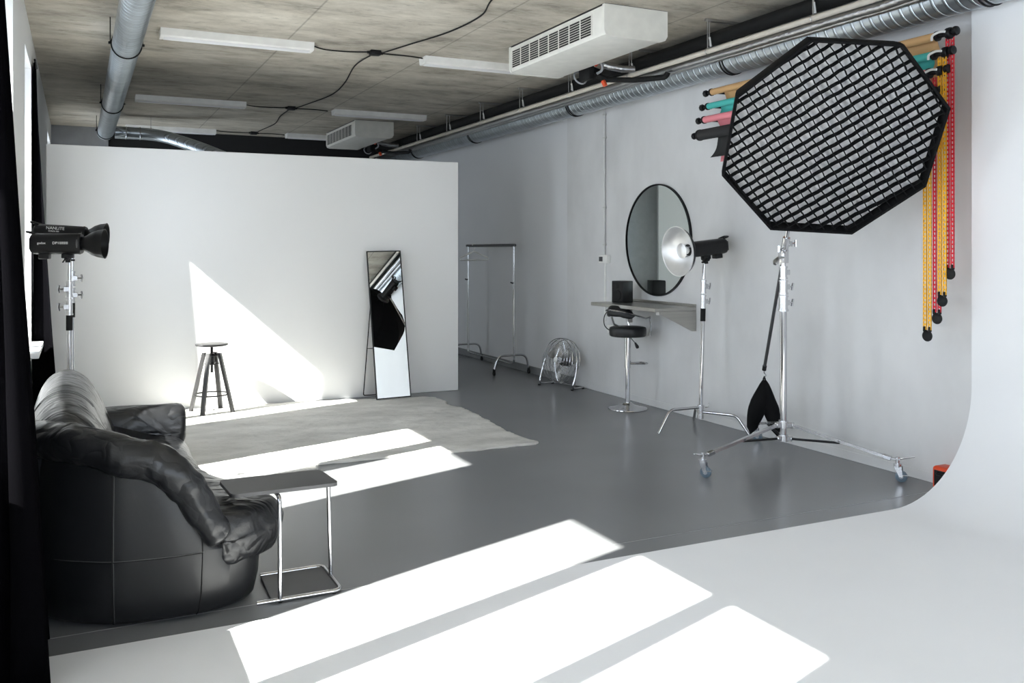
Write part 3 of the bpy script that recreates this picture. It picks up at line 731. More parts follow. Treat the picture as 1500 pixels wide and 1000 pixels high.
def rolling_stand():
    base = V((4.58, 5.0, 0))
    t = thing('rolling_light_stand', 'large chrome wheeled light stand holding up the octagonal softbox', 'light stand', base)
    feet = [V((3.83, 4.96, 0)), V((4.93, 4.30, 0)), V((4.94, 5.72, 0))]
    q = lambda z: V((4.58, 5.0, z))
    MB().cyl(q(.20), q(1.14), .024, n=24).build('column', M['chrome'], t)
    m = MB()
    for z, h, r in ((1.11, .10, .031), (1.23, .09, .029), (1.34, .08, .026)):
        m.cyl(q(z - .006), q(z + .010), r * 1.18, n=24); m.cyl(q(z), q(z + h), r, n=24); m.cyl(q(z + h - .004), q(z + h + .008), r * 1.15, n=24)
        m.box((.0, -.018, -.018), (.05, .018, .018), .004, 1, Matrix.Translation(q(z + h * .55)))
    m.cyl(q(1.42), q(1.47), .017, n=16)
    cb = m.build('clamp_block', M['alu'], t)
    for z in (1.165, 1.28):
        k = MB(); o = q(z); k.cyl(o + V((.045, 0, 0)), o + V((.085, 0, 0)), .006, n=8); k.tube([o + V((.085, -.006, .026)), o + V((.085, 0, 0)), o + V((.085, .006, -.026))], .008, 8)
        k.build('clamp_knob', M['chrome'], cb)
    # swivel head clamp that grips the boom
    m = MB(); m.box((-.025, -.03, -.05), (.025, .03, .05), .006, 2, Matrix.Translation(PIV + V((0, 0, -.0))))
    a = PIV + d_ * .10; m.cyl(a - d_ * .035, a + d_ * .05, .026, n=16); m.cyl(PIV - d_ * .06, PIV + d_ * .05, .023, n=16)
    m.box((-.018, -.022, -.018), (.018, .022, .018), .004, 1, Matrix.Translation(a + V((.03, 0, .0))))
    sw = m.build('swivel_head', M['alu'], t)
    k = MB(); k.cyl(a + V((.04, 0, 0)), a + V((.085, -.01, .005)), .007, n=8); k.tube([a + V((.085, -.01, .028)), a + V((.085, -.01, -.02))], .008, 8); k.build('swivel_knob', M['chrome'], sw); k = MB()
    b = PIV + V((0, -.01, .045)); k.cyl(b, b + V((-.07, -.02, .01)), .006, n=8); k.tube([b + V((-.07, -.02, .03)), b + V((-.07, -.02, -.015))], .008, 8)
    k.build('swivel_knob', M['chrome'], sw)
    o = PIV + V((-.02, -.02, -.01)); MB().tube([o, o + V((-.06, -.02, .0)), o + V((-.10, -.035, -.03)), o + V((-.115, -.04, -.045))], [.010, .012, .022, .012], 12).build('lever_handle', M['steel'], sw)
    m = MB(); m.cyl(q(.265), q(.315), .034, n=20); m.cyl(q(.17), q(.215), .034, n=20)
    for f in feet:
        d = (f - base).normalized(); m.box((.0, -.016, .27), (.075, .016, .31), .004, 1, Matrix.Translation(base) @ Matrix.Rotation(math.atan2(d.y, d.x), 4, 'Z')); m.box((.0, -.014, .175), (.065, .014, .21), .004, 1, Matrix.Translation(base) @ Matrix.Rotation(math.atan2(d.y, d.x), 4, 'Z'))
    m.build('leg_collar', M['alu'], t)
    for f in feet:
        d = (f - base).normalized(); Lg = (f - base).length; e = f - d * .07 + V((0, 0, .155)); s = base + d * .06 + V((0, 0, .29)); sd = V((-d.y, d.x, 0))
        m = MB(); up = sd.cross((e - s).normalized())
        m.loft([[p + sd * x + up * y for x, y in ((-.012, -.010), (.012, -.010), (.012, .010), (-.012, .010))] for p in (s, e)])
        lg = m.build('leg', M['alu'], t)
        mid = s.lerp(e, .52)
        MB().tube([base + d * .055 + V((0, 0, .192)), mid + V((0, 0, -.012))], .0085, 8).build('brace', M['black_metal'], t)
        m = MB(); m.cyl(mid - sd * .016, mid + sd * .016, .009, n=10); m.box((-.03, -.016, -.014), (.03, .016, .014), .004, 1, basis(e, (e - s).normalized(), sd, up)); m.build('leg_joint', M['chrome'], lg)
        # caster
        c = f; m = MB(); m.cyl(c + V((0, 0, .115)), c + V((0, 0, .165)), .012, n=12); m.cyl(c + V((0, 0, .10)), c + V((0, 0, .12)), .026, n=16)
        fd = V((.5, -.85, 0)).normalized(); fs = V((fd.y, -fd.x, 0)); tr = fd * .022
        for sg in (-1, 1):
            w0 = c + fs * (sg * .018)
            m.loft([[w0 + fs * (sg * x) + p for p in (fd * -.022 + V((0, 0, .105)), fd * .026 + V((0, 0, .105)), fd * .034 + V((0, 0, .036)), fd * .012 + V((0, 0, .036)))] for x in (0, .003)])
        m.box((-.05, -.010, -.007), (.02, .010, .007), .003, 1, basis(c + V((0, 0, .15)), d, sd, V((0, 0, 1))))
        m.tube([c - d * .0 + V((0, 0, .15)), c + d * .05 + sd * .02 + V((0, 0, .162)), c + d * .10 + sd * .03 + V((0, 0, .175))], [.007, .006, .004], 8)
        ca = m.build('caster', M['alu'], t)
        wc = c + tr + V((0, 0, .0385)); MB().lathe([(.0, -.014), (.030, -.014), (.0375, -.010), (.0385, 0), (.0375, .010), (.030, .014), (.0, .014)], wc, fs, 28).build('wheel', M['wheel_grey'], ca)
        MB().lathe([(.0, -.0155), (.014, -.0155), (.018, -.012), (.018, .012), (.014, .0155), (0, .0155)], wc, fs, 20).build('wheel_hub', M['grey_hose'], ca)
        m = MB(); m.box((.02, -.018, .046), (.062, .018, .052), .002, 1, Matrix.Translation(c) @ Matrix.Rotation(math.atan2(fd.y, fd.x), 4, 'Z')); m.build('brake_pedal', M['alu'], ca)
rolling_stand()
def sandbag():
    top = LOW + V((0, 0, -.065)); t = thing('sandbag', 'black fabric sandbag hanging from the lower end of the boom arm', 'sandbag', (top.x, top.y, .12))
    # two flattened lobes that hang from a single webbing handle
    dirs = V((.89, -.45, 0)).normalized()
    for sg, w, zl in ((-1, .078, .15), (1, .072, .13)):
        rings = []
        for i in range(15):
            u = i / 14; z = top.z - .02 - (top.z - .02 - zl) * u; off = sg * (.008 + .024 * min(1, u * 3) + .046 * max(0., min(1., (u - .30) * 1.8))); hw = .010 + w * math.sin(PI * min(1., u * .86)) ** .9 * (1 if u < .92 else .75); hd = .012 + .042 * math.sin(PI * min(1, u * 1.02)) ** .8
            c = V((top.x, top.y, z)) + dirs * off + (V((0, 0, .05 * sg * 0)))
            pe = V((-dirs.y, dirs.x, 0))
            rings.append([c + dirs * (hw * .8 * math.cos(a)) + pe * (hd * math.sin(a)) + V((0, 0, -.03 * math.cos(a) * sg * u)) for a in [2 * PI * k / 20 for k in range(20)]])
        m = MB().loft(rings)
        for k, p in enumerate(m.v): m.v[k] = p + V((noise.noise(p * 14), noise.noise(p * 14 + V((5, 5, 5))), noise.noise(p * 14 + V((9, 5, 1))))) * .007
        m.build('bag_lobe', M['black_fabric'], t, 70)
    MB().tube([top + V((-.012, .0, -.06)), top + V((-.008, 0, -.01)), top + V((0, 0, .006)), top + V((.008, 0, -.01)), top + V((.012, 0, -.06))], .006, 8).build('strap', M['black_fabric'], t)
sandbag()

# ------------------------------------------------------------------ wooden stool
def stool():
    o = V((1.14, 8.90, .0175)); t = thing('wooden_stool', 'black wooden screw stool standing in sunlight before the white partition', 'stool', o)
    MB().lathe([(0, .622), (.13, .622), (.146, .626), (.150, .634), (.148, .641), (.13, .645), (0, .6445)], o, n=40).build('seat', M['stool_wood'], t)
    MB().cyl(o + V((0, 0, .37)), o + V((0, 0, .622)), .0125, n=14).build('screw', M['black_metal'], t)
    m = MB(); m.cyl(o + V((0, 0, .47)), o + V((0, 0, .55)), .022, n=16)
    for z in (.535, .455):
        m.tube([o + V((.062 * math.cos(a), .062 * math.sin(a), z)) for a in [2 * PI * k / 24 for k in range(24)]], .007, 8, closed=True)
        for k in range(4):
            a = PI / 4 + .25 + k * PI / 2; m.cyl(o + V((0, 0, z)), o + V((.062 * math.cos(a), .062 * math.sin(a), z)), .006, n=8)
    m.build('screw_bracket', M['black_metal'], t)
    for k in range(4):
        a = PI / 4 + .25 + k * PI / 2; d = V((math.cos(a), math.sin(a), 0)); s = V((-d.y, d.x, 0))
        p0 = o + d * .075 + V((0, 0, .555)); p1 = o + d * .205 + V((0, 0, .0))
        MB().loft([[p + d * x + s * y for x, y in ((-.014, -.019), (.014, -.019), (.014, .019), (-.014, .019))] for p in (p0, p1)]).build('leg', M['stool_wood'], t)
    MB().tube([o + V((.155 * math.cos(a), .155 * math.sin(a), .165)) for a in [2 * PI * k / 32 for k in range(32)]], .007, 8, closed=True).build('foot_ring', M['black_metal'], t)
stool()

# ------------------------------------------------------------------ standing mirror
def standing_mirror():
    zb = .018; bl = V((2.74, 8.865, zb)); w = .372; Lh = 1.535; tilt = math.atan2(.27, 1.505)
    t = thing('standing_mirror', 'tall black framed standing mirror leaning by the white partition', 'mirror', (bl.x + w / 2, bl.y, zb), world=False)
    t.rotation_euler = (0, 0, MIRROR_RZ)
    X, Y, Z = V((1, 0, 0)), V((0, math.cos(tilt), -math.sin(tilt))), V((0, math.sin(tilt), math.cos(tilt)))
    roll = Matrix.Rotation(MIRROR_ROLL, 4, 'Y')
    B = basis((0, 0, .004), X, Y, Z) @ roll; h = w / 2
    m = MB()
    for a, b in (((-h, -.008, 0), (-h + .010, .014, Lh)), ((h - .010, -.008, 0), (h, .014, Lh)), ((-h + .010, -.008, 0), (h - .010, .014, .010)), ((-h + .010, -.008, Lh - .010), (h - .010, .014, Lh))): m.box(a, b, .0015, 1, B)
    m.build('frame', M['black_metal'], t)
    MB().box((-h + .010, -.002, .010), (h - .010, .002, Lh - .010), 0, 1, B).build('mirror_glass', M['mirror'], t, 0)
    MB().box((-h + .010, .003, .010), (h - .010, .010, Lh - .010), 0, 1, B).build('back_panel', M['black_plastic'], t, 0)
    m = MB(); top = [B @ V((sx * (h - .02), .012, 1.05)) for sx in (-1, 1)]
    ft = [V((-h - .055, .285, .006)), V((h + .02, .285, .006))]
    m.tube(rounded([top[0], ft[0], ft[1], top[1]], .02), .0055, 8)
    q = [top[i].lerp(ft[i], .52) for i in range(2)]; m.cyl(q[0], q[1], .0035, n=8)
    mid = B @ V((-h + .03, .012, .52)); m.cyl(q[0], mid, .003, n=8)
    m.build('rear_stand', M['black_metal'], t)
MIRROR_RZ = -.008; MIRROR_ROLL = -.018
standing_mirror()

# ------------------------------------------------------------------ clothes rack and hanger
def rack():
    x = 4.87; ya, yb = 10.05, 11.50
    t = thing('clothes_rack', 'chrome clothes rail on wheels in the corridor behind the partition', 'clothes rack', (x, (ya + yb) / 2, 0))
    MB().cyl((x, ya - .03, 1.60), (x, yb + .05, 1.60), .018, n=16).build('rail', M['grey_metal'], t)
    for y, sg in ((ya, 1), (yb, -1)):
        MB().tube(rounded([(x, y, 1.595), (x, y, .135), (x, y + sg * .09, .125)], .05), .013, 12).build('upright', M['chrome'], t)
        MB().tube(rounded([(x - .27, y, .07), (x - .22, y, .24), (x + .17, y, .24), (x + .20, y, .07)], .09), .013, 12).build('foot_bar', M['chrome'], t)
        m = MB(); m.cyl((x - .015, y, 1.13), (x - .05, y - .01, 1.14), .009, n=10); m.build('knob', M['black_plastic'], t)
        for xx in (x - .272, x + .203):
            m = MB(); m.lathe([(0, -.01), (.026, -.01), (.028, 0), (.026, .01), (0, .01)], (xx, y, .028), (1, 0, 0), 20); m.box((xx - .014, y - .012, .03), (xx + .014, y + .012, .085), .004, 1); m.build('caster', M['black_rubber'], t)
    MB().cyl((x, ya + .09, .125), (x, yb - .09, .125), .010, n=12).build('lower_bar', M['chrome'], t)
rack()
def hanger():
    o = V((4.87, 11.30, 1.618)); t = thing('clothes_hanger', 'pale plastic clothes hanger on the far end of the chrome rail', 'hanger', o)
    d = V((.93, -.36, 0)).normalized(); z = V((0, 0, 1))
    MB().tube([o + d * (.022 * math.cos(a)) + z * (.022 * math.sin(a) - .0185 + .004) for a in [PI * 1.05 - PI * 1.25 * k / 12 for k in range(13)]] + [o - z * .06, o - z * .10], .005, 8).build('hook', M['steel'], t)
    MB().tube([o - z * .095] + [o + d * .20 - z * .19, o + d * .19 - z * .215, o - d * .19 - z * .215, o - d * .20 - z * .19], .010, 8, closed=True).build('hanger_body', M['white_plastic'], t)
hanger()

# ------------------------------------------------------------------ fan
def fan():
    c = V((4.90, 8.90, .30)); n = V((-.95, -.24, .20)).normalized(); u = V((n.y, -n.x, 0)).normalized() * -1; w = n.cross(u) * -1
    if w.z < 0: w = -w
    t = thing('floor_fan', 'chrome floor fan with wire cage at the foot of the grey wall', 'fan', (c.x, c.y, 0))
    P = lambda r, a, h: c + n * h + u * (r * math.cos(a)) + w * (r * math.sin(a))
    R_ = .25; m = MB()
    for h, r in ((.055, R_ * .97), (.0, R_), (-.055, R_ * .97)): m.tube([P(r, 2 * PI * k / 48, h) for k in range(48)], .004, 6, closed=True)
    for r in (.05, .09, .13, .17, .21): m.tube([P(r, 2 * PI * k / 40, .055 + .03 * (1 - (r / R_) ** 2)) for k in range(40)], .0013, 4, closed=True)
    for r in (.08, .14, .20): m.tube([P(r, 2 * PI * k / 40, -.055 - .03 * (1 - (r / R_) ** 2)) for k in range(40)], .0013, 4, closed=True)
    for k in range(40):
        a = 2 * PI * k / 40; m.tube([P(.035, a, .087), P(.12, a + .12, .080), P(.20, a + .2, .065), P(R_ * .97, a + .24, .055)], .0013, 4)
    for k in range(20):
        a = 2 * PI * k / 20; m.tube([P(.05, a, -.085), P(.15, a, -.073), P(R_ * .97, a, -.055)], .0013, 4)
    m.build('cage', M['chrome'], t)
    MB().lathe([(0, .092), (.026, .090), (.032, .085), (.032, .080)], c, n, 24).build('hub_badge', M['white_plastic'], t)
    MB().cyl(c + n * -.13, c + n * -.03, .055, n=20).build('motor', M['grey_metal'], t)
    m = MB(); m.cyl(c - n * .03, c + n * .03, .035, n=20)
    for k in range(3):
        a0 = 2 * PI * k / 3 + .4; rows = []
        for i in range(7):
            r = .03 + .18 * i / 6; sp = .28 + .30 * math.sin(PI * (.15 + .7 * i / 6)); rows.append([P(r, a0 + sp * s_, .022 * s_ * 1.4) for s_ in (-1, -.5, 0, .5, 1)])
        nv = 5; m.add([p for r in rows for p in r], [(i * nv + j, i * nv + j + 1, (i + 1) * nv + j + 1, (i + 1) * nv + j) for i in range(6) for j in range(4)])
    m.build('blade', M['alu'], t, 60)
    # curved tube stand
    uh = V((u.x, u.y, 0)).normalized(); fwd = V((n.x, n.y, 0)).normalized(); m = MB()
    for s_ in (-1, 1):
        m.tube(rounded([c + uh * (s_ * (R_ + .012)), c + uh * (s_ * (R_ + .03)) + V((0, 0, -.12)) + fwd * .03, V((c.x, c.y, .016)) + uh * (s_ * (R_ + .02)) + fwd * .09, V((c.x, c.y, .016)) + uh * (s_ * (R_ - .0)) - fwd * .11], .06), .011, 10)
    g = V((c.x, c.y, .016)); m.cyl(g + uh * (R_ ) - fwd * .11, g - uh * (R_) - fwd * .11, .010, n=10)
    m.build('stand', M['chrome'], t)
    m = MB()
    for s_ in (-1, 1):
        for p in (g + uh * (s_ * (R_ + .02)) + fwd * .085, g + uh * (s_ * R_) - fwd * .10): MB().cyl(V((p.x, p.y, 0)), V((p.x, p.y, .012)), .016, n=12).build('foot', M['black_rubber'], t)
fan()

# ------------------------------------------------------------------ bar stool
def bar_stool():
    o = V((4.815, 7.40, 0)); t = thing('bar_stool', 'black padded swivel bar stool on a chrome pedestal under the steel shelf', 'stool', o)
    MB().lathe([(0, 0), (.185, 0), (.190, .004), (.188, .010), (.13, .022), (.07, .040), (.045, .055), (.040, .065), (.0, .065)], o, n=48).build('base', M['chrome'], t)
    MB().cyl(o + V((0, 0, .06)), o + V((0, 0, .45)), .022, n=20).build('column', M['chrome'], t)
    MB().lathe([(.0, .40), (.029, .40), (.029, .70), (0, .70)], o, n=20).build('gas_sleeve', M['chrome'], t)
    m = MB(); m.lathe([(0, .705), (.165, .705), (.178, .715), (.181, .74), (.181, .775), (.174, .792), (.15, .800), (0, .806)], o, n=48); m.build('seat', M['seat_vinyl'], t)
    r = [o + V((.06 * math.cos(a), .06 * math.sin(a), 0)) for a in (0,)]
    MB().tube(rounded([o + V((.02, -.02, .44)), o + V((.16, -.09, .44)), o + V((.20, -.05, .44)), o + V((.17, .04, .44)), o + V((.02, .02, .44))], .03), .008, 8).build('foot_rest', M['chrome'], t)
    lv = MB().tube([o + V((.02, -.01, .695)), o + V((.06, -.04, .64))], .004, 8).build('lever', M['chrome'], t)
    MB().tube([o + V((.058, -.038, .645)), o + V((.075, -.05, .605)), o + V((.08, -.053, .59))], [.008, .018, .012], 12).build('lever_grip', M['black_plastic'], lv)
    # low curved back rest with chrome hoop arms (faces the wall)
    bd = V((-.72, .30, 0)).normalized(); bd = V((-1, -.12, 0)).normalized(); sd = V((-bd.y, bd.x, 0))
    def arc(r, a, z): return o + bd * (r * math.cos(a)) + sd * (r * math.sin(a)) + V((0, 0, z + (.30 * (r * math.cos(a) - .2) if z > .91 else 0)))
    rows = []
    for i in range(17):
        a = -1.25 + 2.5 * i / 16; e = max(.1, (1 - abs(i / 8 - 1) ** 4) ** .5)
        rows.append([arc(.178 + .024 * e * math.cos(q) - .012 * math.sin(q), a, .962 + .058 * e * math.sin(q)) for q in [2 * PI * k / 16 for k in range(16)]])
    MB().loft(rows).build('backrest', M['seat_vinyl'], t, 70)
    MB().tube([arc(.215, -2.35, .715), arc(.225, -2.3, .80), arc(.222, -2.15, .90), arc(.213, -1.8, .962)] + [arc(.213, -1.6 + 3.2 * k / 16, .962) for k in range(17)] + [arc(.213, 1.8, .962), arc(.222, 2.15, .90), arc(.225, 2.3, .80), arc(.215, 2.35, .715)], .0075, 8).build('arm_hoop', M['chrome'], t)
    MB().tube([arc(.10, 0, .798), arc(.17, 0, .83), arc(.20, 0, .90)], .010, 10).build('back_support', M['steel'], t)
bar_stool()

# ------------------------------------------------------------------ wall shelf, speaker, oval mirror, electrics
def shelf():
    y0, y1, x0 = 6.72, 7.84, 4.66; t = thing('wall_shelf', 'brushed steel wall shelf with triangular brackets under the oval mirror', 'shelf', (XR, (y0 + y1) / 2, .98))
    MB().box((x0, y0, .985), (XR - .002, y1, 1.02), .003, 1).build('shelf_board', M['shelf_steel'], t)
    MB().box((XR - .018, y0, 1.02), (XR - .002, y1, 1.045), .002, 1).build('upstand', M['shelf_steel'], t)
    for y, xx in ((y0 + .002, x0 + .06), (y1 - .06, XR - .12)):
        MB().prism([(xx, .984), (XR - .004, .984), (XR - .004, .80), (XR - .05, .80), (xx, .965)], 1, y, y + .012).build('bracket', M['shelf_steel'], t)
    MB().box((x0 + .05, y0 + .03, .955), (x0 + .075, y0 + .06, .985), .004, 1).build('corner_bolt', M['white_plastic'], t)
shelf()
def speaker():
    o = V((4.90, 7.63, 1.0205)); t = thing('speaker_box', 'small black speaker box standing on the steel wall shelf', 'speaker', o, rz=.25, world=False)
    MB().box((-.07, -.08, 0), (.07, .08, .215), .006, 2).build('cabinet', M['black_plastic'], t)
    MB().box((-.0745, -.072, .01), (-.0705, .072, .205), .002, 1).build('front_baffle', M['black_metal'], t)
    MB().lathe([(.0, .0), (.03, .002), (.045, .008), (.052, .008), (.055, 0)], (-.0745, 0, .075), (-1, 0, 0), 28).build('woofer', M['black_rubber'], t)
    MB().lathe([(.0, .006), (.012, .006), (.022, .001), (.024, 0)], (-.0745, 0, .165), (-1, 0, 0), 24).build('tweeter', M['black_rubber'], t)
speaker()
def oval_mirror():
    c = V((XR, 7.33, 1.64)); t = thing('wall_mirror', 'large round thin framed mirror hung on the grey wall', 'mirror', c)
    MB().lathe([(0, 0.001), (.535, .001), (.535, .016), (0, .016)], c, (-1, 0, 0), 72).build('mirror_glass', M['wall_mirror'], t, 30)
    MB().lathe([(.535, .001), (.549, .001), (.549, .024), (.535, .024)], c, (-1, 0, 0), 72, cap=False).build('frame', M['black_metal'], t)
oval_mirror()
def electrics():
    t = thing('conduit_pipe', 'grey conduit pipe running down the plaster wall to the switch', 'conduit', (XR - .02, 8.30, 1.49))
    MB().cyl((XR - .018, 8.30, 1.49), (XR - .018, 8.30, 3.38), .011, n=12).build('pipe', M['grey_paint'], t)
    for z in (1.60, 2.00, 2.75, 3.0): m = MB(); m.box((XR - .031, 8.283, z - .009), (XR - .001, 8.317, z + .009), .002, 1); m.build('clip', M['steel'], t)
    t = thing('light_switch', 'white surface mounted light switch box below the conduit pipe', 'switch', (XR, 8.30, 1.40))
    MB().box((XR - .045, 8.20, 1.40), (XR - .001, 8.38, 1.49), .006, 2).build('switch_box', M['white_plastic'], t)
    MB().box((XR - .052, 8.29, 1.420), (XR - .0455, 8.36, 1.470), .002, 1).build('rocker', M['grey_metal'], t)
    t = thing('cable_cover', 'white cable duct strip between the light switch and the shelf', 'cable cover', (XR, 8.30, .9))
    MB().box((XR - .014, 8.288, .78), (XR, 8.312, 1.404), .003, 1).build('strip', M['white_plastic'], t)
    t = thing('wall_socket', 'white double wall socket behind the bar stool backrest', 'socket', (XR, 8.12, .70))
    MB().box((XR - .035, 7.99, .66), (XR - .001, 8.22, .745), .006, 2).build('socket_plate', M['white_plastic'], t)
    m = MB()
    for y in (8.05, 8.16): m = MB(); m.lathe([(.024, 0), (.026, .003), (.022, .004), (.020, -.001)], (XR - .0352, y, .702), (-1, 0, 0), 20, cap=False); m.build('socket_ring', M['white_plastic'], t)
    p = spline([(XR - .07, 8.04, .70), (XR - .12, 8.05, .71), (XR - .13, 8.12, .76), (XR - .10, 8.16, .85), (XR - .06, 8.1, .93), (XR - .05, 7.95, .97)], 6)
    tg = thing('power_cable', 'black power cable plugged into the socket below the shelf', 'cable', (XR - .06, 8.05, .70))
    MB().tube(p, .005, 8).build('cord', M['black_rubber'], tg)
    MB().cyl((XR - .0405, 8.05, .702), (XR - .08, 8.045, .70), .016, .010, 14).build('plug', M['black_rubber'], tg)
electrics()

# ------------------------------------------------------------------ paper rolls with chains
def paper_rolls():
    S = [('tan', 6.19, 3.96, 2.892, .027, .10, 4.985), ('teal', 6.24, 3.985, 2.777, .026, .09, 4.985), ('pink', 6.29, 4.02, 2.668, .029, .10, 4.985), ('black', 6.35, 4.07, 2.543, .046, .30, 4.985)]
    what = dict(tan='topmost tan paper backdrop roll on the wall', teal='teal paper backdrop roll mounted second from the top', pink='pink paper backdrop roll between the teal and black rolls', black='lowest black paper backdrop roll, thicker than the others')
    for col, ya, yb, z, r, drop, x in S:
        x = 4.88
        t = thing('paper_backdrop_roll', what[col], 'backdrop roll', (x, (ya + yb) / 2, z), group='paper backdrop rolls')
        m = MB().cyl((x, ya, z), (x, yb, z), r, n=28); m.build('roll', M['paper_' + col], t)
        m = MB(); m.cyl((x, ya - .0, z), (x, ya + .03, z), .016, n=14); m.cyl((x, yb, z), (x, yb - .07, z), .016, n=14); m.build('core_tube', M['black_plastic'], t)
        k = MB(); k.lathe([(0, 0), (.008, .0), (.008, .035), (.022, .037), (.030, .050), (.030, .066), (.020, .078), (0, .078)], (x, ya + .03, z), (0, 1, 0), 8); k.build('end_knob', M['black_plastic'], t)
        k = MB(); k.lathe([(r * .9, 0), (r * .95 + .006, .004), (r * .95 + .006, .020), (.018, .026)], (x, ya - .004, z), (0, 1, 0), 20); k.build('expander', M['black_plastic'], t); k = MB(); k.lathe([(r * .9, 0), (r * .95 + .006, .004), (r * .95 + .006, .020), (.018, .026)], (x, yb + .004, z), (0, -1, 0), 20); k.build('expander', M['black_plastic'], t)
        yh = yb - .075
        m = MB(); m.lathe([(0, -.02), (.030, -.02), (.036, -.012), (.036, .012), (.030, .02), (0, .02)], (x, yh - .02, z), (0, 1, 0), 24); m.build('chain_wheel', M['black_plastic'], t)
        m = MB()
        m.lathe([(0, 0), (.014, 0), (.026, .006), (.030, .02), (.026, .032), (.012, .036), (0, .036)], (x - .0, yh - .045, z + .006), (0, -1, 0), 20); m.build('end_disc', M['black_plastic'], t)
        MB().tube(rounded([(x - .03, yb + .01, z - .028), (x - .042, yb + .0, z + .0), (x - .042, yh + .02, z + .014), (x - .040, yh - .02, z + .006)], .02), .0075, 8).build('hook', M['white_plastic'], t)
        for yy in (ya - .03, yb + .35):
            b = MB(); b.box((x + .02, yy - .012, z - .016), (XR - .001, yy + .012, z + .004), .003, 1); b.tube([(XR - .02, yy, z - .008), (x + .02, yy, z - .012), (x + .004, yy, z - .022)], .007, 8); b.build('wall_bracket', M['black_metal'], t)
        # hanging sheet with a slight curl
        inset_ = .12 if col != 'black' else .20
        rows = []; y1, y2 = ya - inset_, yb + .02 if col != 'black' else yb + .10
        D = dict(tan=.70, teal=.075, pink=.37, black=.21)[col]
        xs0 = x + r * .98 if col != 'tan' else x + r * .98
        xo = dict(tan=.0, teal=.004, pink=.0, black=-.01)[col]
        for i in range(15):
            u = i / 14; zz = z - D * u; xx = xs0 + .016 * math.sin(PI * u) * (1 if col != 'black' else 0) + ({'tan': .062, 'pink': .045, 'teal': .0}.get(col, 0)) * min(1, u * 4)
            if col == 'black': xx = xs0 - .02 * math.sin(PI * u) - .06 * max(0, u - .5) ** 2 * 4
            yl = y1 + (.09 * max(0, u - .35) ** 1.6 if col == 'black' else .0)
            rows.append([V((xx, yl + (y2 - yl) * k / 20, zz)) for k in range(21)])
        m = MB().loft(rows, closed=False); o = m.build('sheet', M['paper_' + col], t, 180)
        s = o.modifiers.new('thick', 'SOLIDIFY'); s.thickness = .0015
    ch = [('red', 3.865, 2.892, 1.405, 'rightmost red bead chain hanging from the tan paper roll', 0), ('yellow', 3.905, 2.777, 1.235, 'yellow bead chain hanging from the teal paper roll, second from the right', .0),
          ('red', 3.955, 2.668, 1.122, 'red bead chain hanging from the pink paper roll, between two yellow chains', 0), ('yellow', 4.015, 2.543, 1.008, 'longest yellow bead chain, leftmost of the four by the rolls', 0)]
    for i, (c, y, zt, zb, lab, _) in enumerate(ch):
        x = 4.845 + i * .0; x = [4.885, 4.865, 4.88, 4.865][i]
        t = thing('bead_chain', lab, 'chain', (x, y, zb), group='plastic bead chains by the paper rolls')
        for sx in (-1, 1):
            m = MB(); yc = y + sx * .0175; n = int((zt - zb - .05) / .028)
            for k in range(n):
                z0 = zb + .03 + k * .028
                m.box((x - .003, yc - .0132, z0), (x + .003, yc - .0062, z0 + .028)); m.box((x - .003, yc + .0062, z0), (x + .003, yc + .0132, z0 + .028)); m.box((x - .0035, yc - .0132, z0), (x + .0035, yc + .0132, z0 + .012))
            m.build('strand', M['chain_' + c], t, 0)
        m = MB().sphere((x, y, zb - .008), .036, 20, (.55, 1, 1)); m.box((x - .012, y - .026, zb + .018), (x + .012, y - .012, zb + .05), .003, 1); m.box((x - .012, y + .012, zb + .018), (x + .012, y + .026, zb + .05), .003, 1)
        m.build('weight', M['black_rubber'], t)
paper_rolls()

# ------------------------------------------------------------------ orange case by the cove
def orange_case():
    t = thing('tool_case', 'orange and black case on the floor partly hidden by the white cove', 'case', (5.03, 3.97, 0))
    MB().box((4.975, 3.87, .0), (5.10, 4.075, .155), .022, 3).build('shell', M['orange'], t)
    MB().box((4.969, 3.88, .028), (4.976, 4.052, .132), .003, 1).build('front_panel', M['black_plastic'], t)
    MB().tube(rounded([(4.968, 3.91, .118), (4.950, 3.91, .112), (4.950, 4.02, .112), (4.968, 4.02, .118)], .012), .007, 8).build('handle', M['black_plastic'], t)
orange_case()

# ------------------------------------------------------------------ ceiling: ducts, pipes, air conditioners, lamps, cables
def duct_left():
    x, z, r = .352, 3.19, .108; t = thing('ventilation_duct', 'straight galvanised spiral duct under the ceiling near the left wall', 'duct', (x, 9, z), group=None)
    MB().cyl((x, 1.0, z), (x, 13.9, z), r, n=48).build('duct_tube', M['duct'], t)
    for y in (4.6, 7.85, 11.1, 13.7):
        m = MB(); m.tube([(x + (r + .004) * math.cos(a), y, z + (r + .004) * math.sin(a)) for a in [2 * PI * k / 40 for k in range(40)]], .007, 6, closed=True)
        for s in (-1, 1): m.cyl((x + s * (r + .012), y, z + .01), (x + s * (r + .012), y, ZC - .001), .004, n=8); m.box((x + s * (r + .012) - .014, y - .012, z - .006), (x + s * (r + .012) + .014, y + .012, z + .014), .003, 1)
        m.build('hanging_ring', M['black_metal'], t)
    t = thing('duct_bend', 'bent galvanised duct branching right behind the partition top', 'duct', (.9, 14.0, 2.98))
    z2 = 3.16
    MB().tube(rounded([(.46, 13.55, z2), (1.02, 13.55, z2), (1.5, 13.1, z2 - .2), (1.9, 12.7, 2.75)], .25, 8), .085, 28).build('bend_tube', M['duct'], t)
    m = MB()
    for xx in (.60, .78, .92): MB().tube([(xx, 13.55 + .088 * math.cos(a), z2 + .088 * math.sin(a)) for a in [2 * PI * k / 32 for k in range(32)]], .006, 6, closed=True).build('joint_ring', M['alu'], t)
    MB().cyl((.92, 13.55, z2 + .08), (.92, 13.55, ZC), .004, n=8).build('hanging_rod', M['alu'], t)
duct_left()
